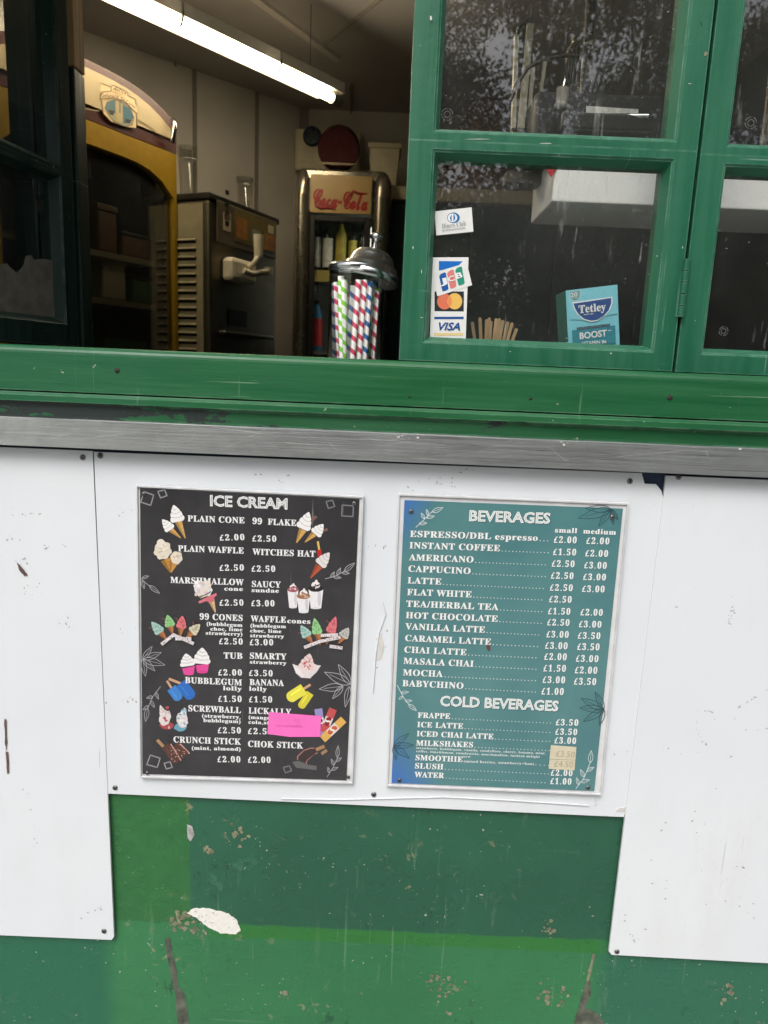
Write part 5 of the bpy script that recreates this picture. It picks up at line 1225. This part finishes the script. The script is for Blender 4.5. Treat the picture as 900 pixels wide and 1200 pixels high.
lb_.lathe([(rl*.95, -.006), (rl*.8, .010), (rl*.4, .030), (0, .034)], M['lidsteel'], (0, 0, 0), seg=48); ld = lb_.build('lid', jar)
lb_ = MB(tilt); lb_.lathe([(.0045, .041), (.0038, .050), (.0042, .054), (.0095, .057), (.0105, .061), (.007, .0645), (0, .0655)], M['chrome'], (0, 0, 0), seg=20); lb_.build('knob', ld)

def straw_mat(rgb):
    key = 'straw_%d_%d_%d' % rgb
    if key in MATS: return MATS[key]
    k = NT('striped_paper_straw_%02x%02x%02x' % rgb); tc = k.n('TexCoord'); s_ = k.n('SeparateXYZ', None, Vector=tc.outputs['Object'])
    ang = k.math('DIVIDE', k.math('ARCTAN2', s_.outputs[1], s_.outputs[0]), 2*math.pi)
    t = k.math('FRACT', k.math('ADD', k.math('DIVIDE', s_.outputs[2], .0186), k.math('ADD', ang, 40.0)))
    f = k.math('GREATER_THAN', t, .62)
    b = k.n('BsdfPrincipled', None, Base_Color=k.mix(f, (.74, .73, .70), lin(rgb)), Roughness=.6)
    MATS[key] = k.done(b.outputs[0]); return MATS[key]
RED, GRN, BLU = (190, 50, 82), (112, 184, 44), (30, 86, 152)
straws = [(388, 330, 397, 420, RED, -.030, 'red striped straw leaning at the left end of the jar'), (395.6, 323, 399.6, 420, GRN, -.036, 'green striped straw poking highest, left of its twin'), (402.6, 328, 404.4, 420, GRN, -.034, 'green striped straw right beside the tallest one'),
    (414.5, 335, 408, 420, BLU, -.034, 'blue striped straw between the green and red ones'), (420, 328, 413, 420, RED, -.037, 'red striped straw left of the middle red pair'), (427.5, 328, 420.5, 420, RED, -.036, 'red striped straw right of the middle red pair'),
    (434.5, 330, 427, 420, BLU, -.034, 'blue striped straw standing right of the red pair'), (441, 338, 432.5, 420, GRN, -.022, 'green striped straw partly behind the right hand blue one'), (445, 342, 436.5, 420, RED, -.026, 'red striped straw leaning at the right end of the jar'),
    (440, 328, 437, 420, BLU, -.006, 'blue striped straw at the back right of the jar'), (408, 330, 402, 420, RED, .0, 'red striped straw at the back behind the green pair'), (430, 329, 431, 420, GRN, .016, 'green striped straw at the very back of the jar'), (419, 331, 424, 420, BLU, .020, 'blue striped straw at the very back, behind the red pair'), (398, 334, 409, 420, RED, .016, 'red striped straw crossing at the back left of the jar'), (392, 332, 393, 420, BLU, .004, 'blue striped straw at the back left of the jar')]
for px0, py0, px1, py1, c, dy, label in straws:
    p1 = at(px0, py0, YJ+dy); q = at(px1, py1, YJ+dy); d = (p1-q).normalized(); base = q+d*((jc.z+.010-q.z)/d.z)
    off = base-jc; off.z = 0
    if off.length > jr*.90: base = base-off+off.normalized()*jr*.90
    pt = Vector((p1.x, p1.y, 0))-Vector((jc.x, jc.y, 0))
    if pt.length > jr*.90: pt = pt.normalized()*jr*.90; p1 = Vector((jc.x+pt.x, jc.y+pt.y, p1.z))
    L = (p1-base).length; b = MB(); n = 14; vs = []; fs = []
    for k, (r, z_) in enumerate(((.0047, 0), (.0047, L), (.0038, L), (.0038, 0))):
        for j in range(n): vs.append((r*math.cos(2*math.pi*j/n), r*math.sin(2*math.pi*j/n), z_))
    for k in range(3):
        for j in range(n): fs.append((k*n+j, k*n+(j+1) % n, (k+1)*n+(j+1) % n, (k+1)*n+j))
    b.add(vs, fs, straw_mat(c), True); o = b.build('paper_straw')
    o.location = base; o.rotation_mode = 'QUATERNION'; o.rotation_quaternion = (p1-base).to_track_quat('Z', 'Y') @ Matrix.Rotation(random.uniform(0, 6), 3, 'Z').to_quaternion()
    tag(o, label, 'straw', 'striped paper straws in the jar')

YT = .085
M['stick'] = plain('pale_birch_wood', (196, 166, 124), .7, var=.14, vscale=50, scale=(4, 4, .6))
sc_ = Vector((at(578, 396, YT).x, YT, WT+.001)); b = MB(); b.lathe([(0, 0), (.030, .0), (.034, .055), (.033, .055), (.029, .004), (0, .003)], M['brushed'], sc_)
tag(b.build('stirrer_pot', loc=sc_), 'small steel pot hidden behind the window rail, holding wooden stirrers', 'pot')
sticks = [(553.5, 377, 555.5, 400), (562.5, 372, 560, 400), (570.5, 374, 565, 400), (573.5, 372, 568, 400), (575.5, 376, 571, 400), (581.5, 373, 575, 400), (585.5, 373, 579, 400), (589.5, 375, 584, 400), (595.5, 377, 588, 400), (600.5, 378, 591, 400), (605.5, 385, 597, 400)]
ords = 'leftmost second third fourth fifth sixth seventh eighth ninth tenth rightmost'.split()
for i, (px0, py0, px1, py1) in enumerate(sticks):
    yy = YT-.012+.0024*i*(1 if i % 2 else -.6)
    p, q = at(px0, py0, yy), at(px1, py1, yy); d = (p-q).normalized(); base = Vector((sc_.x+(q.x-sc_.x)*.45, sc_.y, sc_.z+.005))
    d = (p-base); L = d.length; hw = .0023; b = MB(); P = [Vector((-hw, 0, 0)), Vector((hw, 0, 0))]+[Vector((hw*math.cos(a*math.pi/6), 0, L-hw+hw*math.sin(a*math.pi/6))) for a in range(7)]
    b.prism(P, (0, .0013, 0), M['stick']); o = b.build('wooden_stirrer'); o.location = base
    yv = d.normalized(); zz_ = Vector((0, 1, 0)).rotate if False else None
    xax = Vector((1, random.uniform(-.35, .35), 0)); xax = (xax-yv*xax.dot(yv)).normalized(); yax = yv.cross(xax)
    o.rotation_mode = 'QUATERNION'; o.rotation_quaternion = Matrix((xax, yax, yv)).transposed().to_quaternion()
    tag(o, ('%s wooden stirrer of the bunch behind the closed window' % ords[i]) if i in (0, 10) else '%s wooden stirrer from the left behind the closed window' % ords[i], 'stirrer', 'wooden stirrers in the pot')

YX = .052
TEAL = (138, 216, 232)
M['teabox'] = plain('turquoise_card', TEAL, .4, var=.05, vscale=12, coat=.2); M['teaside'] = plain('green_card_side', (52, 128, 116), .45)
zx = Zoom(640, 320, 9.0, YX)
fr = [(205, 185), (752, 122), (775, 770), (235, 760)]
bl = zx.p(235, 760); br = zx.p(775, 772); dn = (zx.p(235, 760)-zx.p(205, 185)).normalized(); 
low = (bl.z-WT-.002)/-dn.z; bl2 = bl+dn*low; br2 = br+dn*low
tea = thing('tea_box', 'turquoise box of twenty tea bags tilted behind the closed window', 'tea box', ((bl2.x+br2.x)/2, YX+.03, WT))
b = MB(); P = [zx.p(205, 185), zx.p(752, 122), br2, bl2]; b.prism(P, (0, .062, 0), M['teabox'], M['teaside'])
lowest = min(p.z for p in b.v); b.v = [p+Vector((0, 0, max(0, WT+.001-p.z))) if p.z < WT+.001 else p for p in b.v]
b.build('carton', tea)
b = MB(); b.prism([zx.p(x, y, .0012) for x, y in ((205, 188), (752, 123), (757, 425), (640, 448), (480, 500), (300, 488), (248, 494))], (0, .001, 0), M['teabox']); b.build('lid_flap', tea)
p_ = Print(zx); p_.l = .0014
p_.poly([(240, 196), (366, 178), (362, 250), (330, 290), (290, 300), (256, 276)], (196, 224, 222)).poly([(250, 200), (358, 184), (354, 248), (326, 282), (290, 290), (264, 270)], (122, 172, 172))
def bowl(g): return [(284-g, 318-g), (480, 290-g), (690+g, 258-g), (690+g, 320), (664+g, 390), (610+g*.6, 452), (540, 496+g*.8), (470, 506+g), (400-g*.5, 486+g*.8), (340-g*.8, 436+g*.4), (302-g, 376)]
p_.poly(bowl(10), (236, 242, 242)).poly(bowl(-4), (48, 84, 150))
def tt(body, x0, y0, x1, y1, cap, m, font=sans, off=.016, lift=.0026):
    p, q = zx.p(x0, y0, lift), zx.p(x1, y1, lift); up = zx.p(x0, y0-cap, lift)-p; d = (q-p).normalized(); put_text(p_.b, font(body), p, q, up-d*up.dot(d), m, .69, off, 3)
wh = ink((240, 244, 244))
tt('Tetley', 346, 424, 630, 392, 82, wh, serif, .012); tt('20', 262, 254, 332, 244, 44, wh); tt('SINCE 1837', 398, 446, 502, 434, 13, wh); tt('TEA BAGS', 272, 270, 330, 262, 9, wh)
p_.poly([(272, 605), (728, 552), (735, 745), (280, 745)], (58, 142, 160)).poly([(322, 574), (674, 532), (676, 562), (324, 604)], (64, 88, 100))
tt('SUPER GREEN TEA', 330, 598, 668, 556, 22, ink((112, 142, 150))); tt('BOOST', 358, 696, 640, 664, 66, wh, sans, .03); tt('VITAMIN B6', 378, 760, 636, 738, 34, wh, sans, .02)
p_.line([(655, 606), (685, 602)], 6, (236, 240, 240)); p_.build('printed_front', tea)

# card stickers on the inside of the glass
YG = .0286
zk = Zoom(490, 230, 6.667, YG)
M['sticker'] = plain('white_sticker_vinyl', (232, 233, 230), .45, var=.03)
def sticker(pts, label, lift=0.0):
    c = sum((zk.p(x, y, lift) for x, y in pts), Vector())/len(pts); b = MB(); b.prism([zk.p(x, y, lift) for x, y in pts], (0, .0002, 0), M['sticker'])
    return tag(b.build('card_sticker', loc=c), label, 'sticker', 'payment card stickers on the window')
def kt(p, body, x0, y0, x1, y1, cap, c, font=sans, off=.0, sheer=0.0):
    a, q = zk.p(x0, y0, p.L), zk.p(x1, y1, p.L); up = zk.p(x0, y0-cap, p.L)-a; d = (q-a).normalized(); put_text(p.b, font(body), a, q, up-d*up.dot(d), ink(c), .69, off, 3, shear=sheer)
o = sticker([(130, 118), (418, 86), (432, 276), (142, 306)], 'white card sticker with a round blue emblem, alone above the others')
p_ = Print(zk); p_.L = .0008
p_.blob(276, 168, 50, 42, (26, 108, 172)).blob(268, 168, 38, 34, (238, 240, 240)).poly([(258, 146), (262, 140), (262, 196), (254, 190), (248, 168)], (26, 108, 172)).poly([(276, 138), (284, 144), (290, 166), (284, 188), (276, 194)], (26, 108, 172))
kt(p_, 'Diners Club', 188, 254, 374, 230, 40, (120, 124, 126), lambda s_: s_.translate({ord(c): (0x1D400+ord(c)-65 if c.isupper() else 0x1D41A+ord(c)-97) for c in 'DinersClubI'}), -.012); kt(p_, 'INTERNATIONAL', 190, 278, 372, 256, 16, (128, 132, 134)); p_.build('printed_emblem', o)
o = sticker([(113, 478), (394, 476), (372, 1112), (92, 1106)], 'tall white sticker with an orange and yellow circle pair, low on the window')
p_ = Print(zk); p_.L = .0008
p_.poly([(162, 506), (348, 508), (300, 560), (162, 580)], (24, 110, 196)).poly([(128, 744), (358, 744), (356, 900), (128, 898)], (44, 50, 56)).blob(206, 822, 58, 62, (226, 122, 92), 0, 26).blob(286, 820, 58, 64, (236, 190, 98), 0, 26).poly([(246, 776), (262, 800), (264, 840), (247, 868), (232, 845), (230, 800)], (232, 148, 92))
p_.poly([(126, 942), (356, 940), (355, 960), (126, 960)], (40, 84, 150)).poly([(124, 1068), (352, 1066), (351, 1088), (124, 1090)], (232, 206, 150))
kt(p_, 'VISA', 162, 1044, 326, 1046, 58, (24, 78, 146), sans, .02, .28); p_.build('printed_emblem', o)
o = sticker([(112, 600), (380, 520), (422, 694), (150, 782)], 'white sticker with blue, red and green bars, tilted over the tall one', .0004)
p_ = Print(zk); p_.l = .0006; p_.L = .0013
for x0, y0, c in ((164, 618, (30, 92, 168)), (226, 596, (222, 130, 124)), (290, 572, (44, 150, 122))):
    p_.poly([(x0, y0+8), (x0+14, y0-12), (x0+44, y0-24), (x0+52, y0-18), (x0+74, y0+104), (x0+62, y0+116), (x0+32, y0+126), (x0+24, y0+118)], c)
kt(p_, 'J', 176, 690, 222, 678, 44, (240, 242, 242), sans, .03); kt(p_, 'C', 240, 668, 286, 656, 40, (240, 242, 242), sans, .03); kt(p_, 'B', 304, 644, 346, 632, 44, (240, 242, 242), sans, .03); p_.build('printed_emblem', o)

# ------------------------------------------------------------------ trees behind the photographer, seen mirrored in the panes
M['bark'] = plain('grey_brown_bark', (74, 62, 50), .9, var=.3, vscale=14, bump=.4, scale=(3, 3, .5))
def leaf_mat(name, rgb):
    k = NT(name); v = k.coords(); c = lin(rgb)
    col = k.mix(k.ramp(k.noise(v, 1.6, 3), .35, .65), tuple(x*.55 for x in c), tuple(x*1.35 for x in c))
    d = k.n('BsdfDiffuse', None, Color=col); t = k.n('BsdfTranslucent', None, Color=col)
    return k.done(k.n('MixShader', None, i0=.3, i1=d.outputs[0], i2=t.outputs[0]).outputs[0])
M['leaf1'] = leaf_mat('mid_green_leaves', (92, 96, 58)); M['leaf2'] = leaf_mat('dark_green_leaves', (70, 74, 46))
def tree_meshes(seed, H, spread, nclump, nleaf, m, crown0=.3):
    rnd = random.Random(seed); t = MB(); pts = []
    trunk = [Vector((0, 0, 0))]
    for i in range(1, 7): trunk.append(trunk[-1]+Vector((rnd.uniform(-.15, .15), rnd.uniform(-.15, .15), H*.72/6)))
    t.tube(trunk, [H*.026*(1-i*.13) for i in range(7)], M['bark'], 9)
    for i in range(nclump):
        h = rnd.uniform(crown0, 1.0); a = rnd.uniform(0, 6.28); rr = spread*math.sqrt(rnd.random())*math.sin(math.pi*min(1, (h-crown0*.6)/(1.05-crown0*.6)))**.6
        c = Vector((rr*math.cos(a), rr*math.sin(a), H*h)); pts.append((c, rnd.uniform(.4, .95)*spread*.36))
        k = min(6, max(1, int(h*6*.8))); s0 = trunk[k]; mid = s0.lerp(c, .5)+Vector((0, 0, -.2))
        t.tube([s0, mid, c], [H*.005, H*.003, H*.001], M['bark'], 5, False)
    f = MB()
    for c, r in pts:
        for j in range(nleaf):
            d = Vector((rnd.gauss(0, 1), rnd.gauss(0, 1), rnd.gauss(0, .75))).normalized()*r*rnd.random()**.45; p = c+d
            n = Vector((rnd.gauss(0, 1), rnd.gauss(0, 1), rnd.gauss(0, 1)+.7)).normalized(); u_ = n.orthogonal().normalized(); v_ = n.cross(u_); th = rnd.uniform(0, 6.28)
            u2 = u_*math.cos(th)+v_*math.sin(th); v2 = n.cross(u2); s_ = rnd.uniform(.03, .058)
            f.add([p-u2*s_, p-v2*s_*.45, p+u2*s_, p+v2*s_*.45], [(0, 1, 2, 3)], m)
    return t, f
def make_tree(kind, seed, H, spread, nc, nl, m, label, cat, loc, c0=.3):
    o = thing(kind, label, cat, loc, 0, 'trees across the path, mirrored in the panes'); X = WM[o.name]
    t, f = tree_meshes(seed, H, spread, nc, nl, m, c0)
    t.v = [X @ p for p in t.v]; f.v = [X @ p for p in f.v]
    t.build('trunk', o); f.build('crown', o); return o
def copy_tree(src, loc, rz, sc, label):
    r = src.copy(); COL.objects.link(r); r.location = loc; r.rotation_euler = (0, 0, rz); r.scale = (sc, sc, sc); r['label'] = label
    for ch in src.children: c = ch.copy(); COL.objects.link(c); c.parent = r
    return r
ta = make_tree('broadleaf_tree', 3, 7.6, 3.0, 48, 800, M['leaf1'], 'broad leafy tree straight across the path from the closed windows', 'tree', (2.6, -11.5, 0))
tb = make_tree('broadleaf_tree', 9, 7.9, 2.7, 44, 800, M['leaf2'], 'dark leafy tree across the path, left of the others', 'tree', (-.9, -12.5, 0))
copy_tree(ta, (6.6, -13.0, 0), 2.1, 1.0, 'broad leafy tree furthest right across the path')
copy_tree(tb, (4.4, -15.5, 0), 1.2, .95, 'dark leafy tree standing behind the broad ones')
copy_tree(ta, (-4.2, -14.0, 0), 4.0, 1.2, 'broad leafy tree far left across the path')
copy_tree(tb, (9.6, -12.0, 0), 3.0, 1.0, 'dark leafy tree at the far right end of the row')
sh0 = make_tree('leafy_shrub', 21, 3.6, 1.9, 60, 600, M['leaf2'], 'dark bushy shrub under the broad tree across the path', 'shrub', (2.2, -8.6, 0), .12)
for i, (x, y, a, s_, lb2) in enumerate(((4.3, -9.0, 1.0, 1.1, 'dark bushy shrub right of the broad tree across the path'), (.2, -9.1, 2.2, 1.0, 'dark bushy shrub left of the broad tree across the path'), (6.5, -9.2, 3.0, 1.15, 'dark bushy shrub at the right end of the row'), (-2.2, -9.3, 4.4, 1.1, 'dark bushy shrub at the left end of the row'))):
    copy_tree(sh0, (x, y, 0), a, s_, lb2)
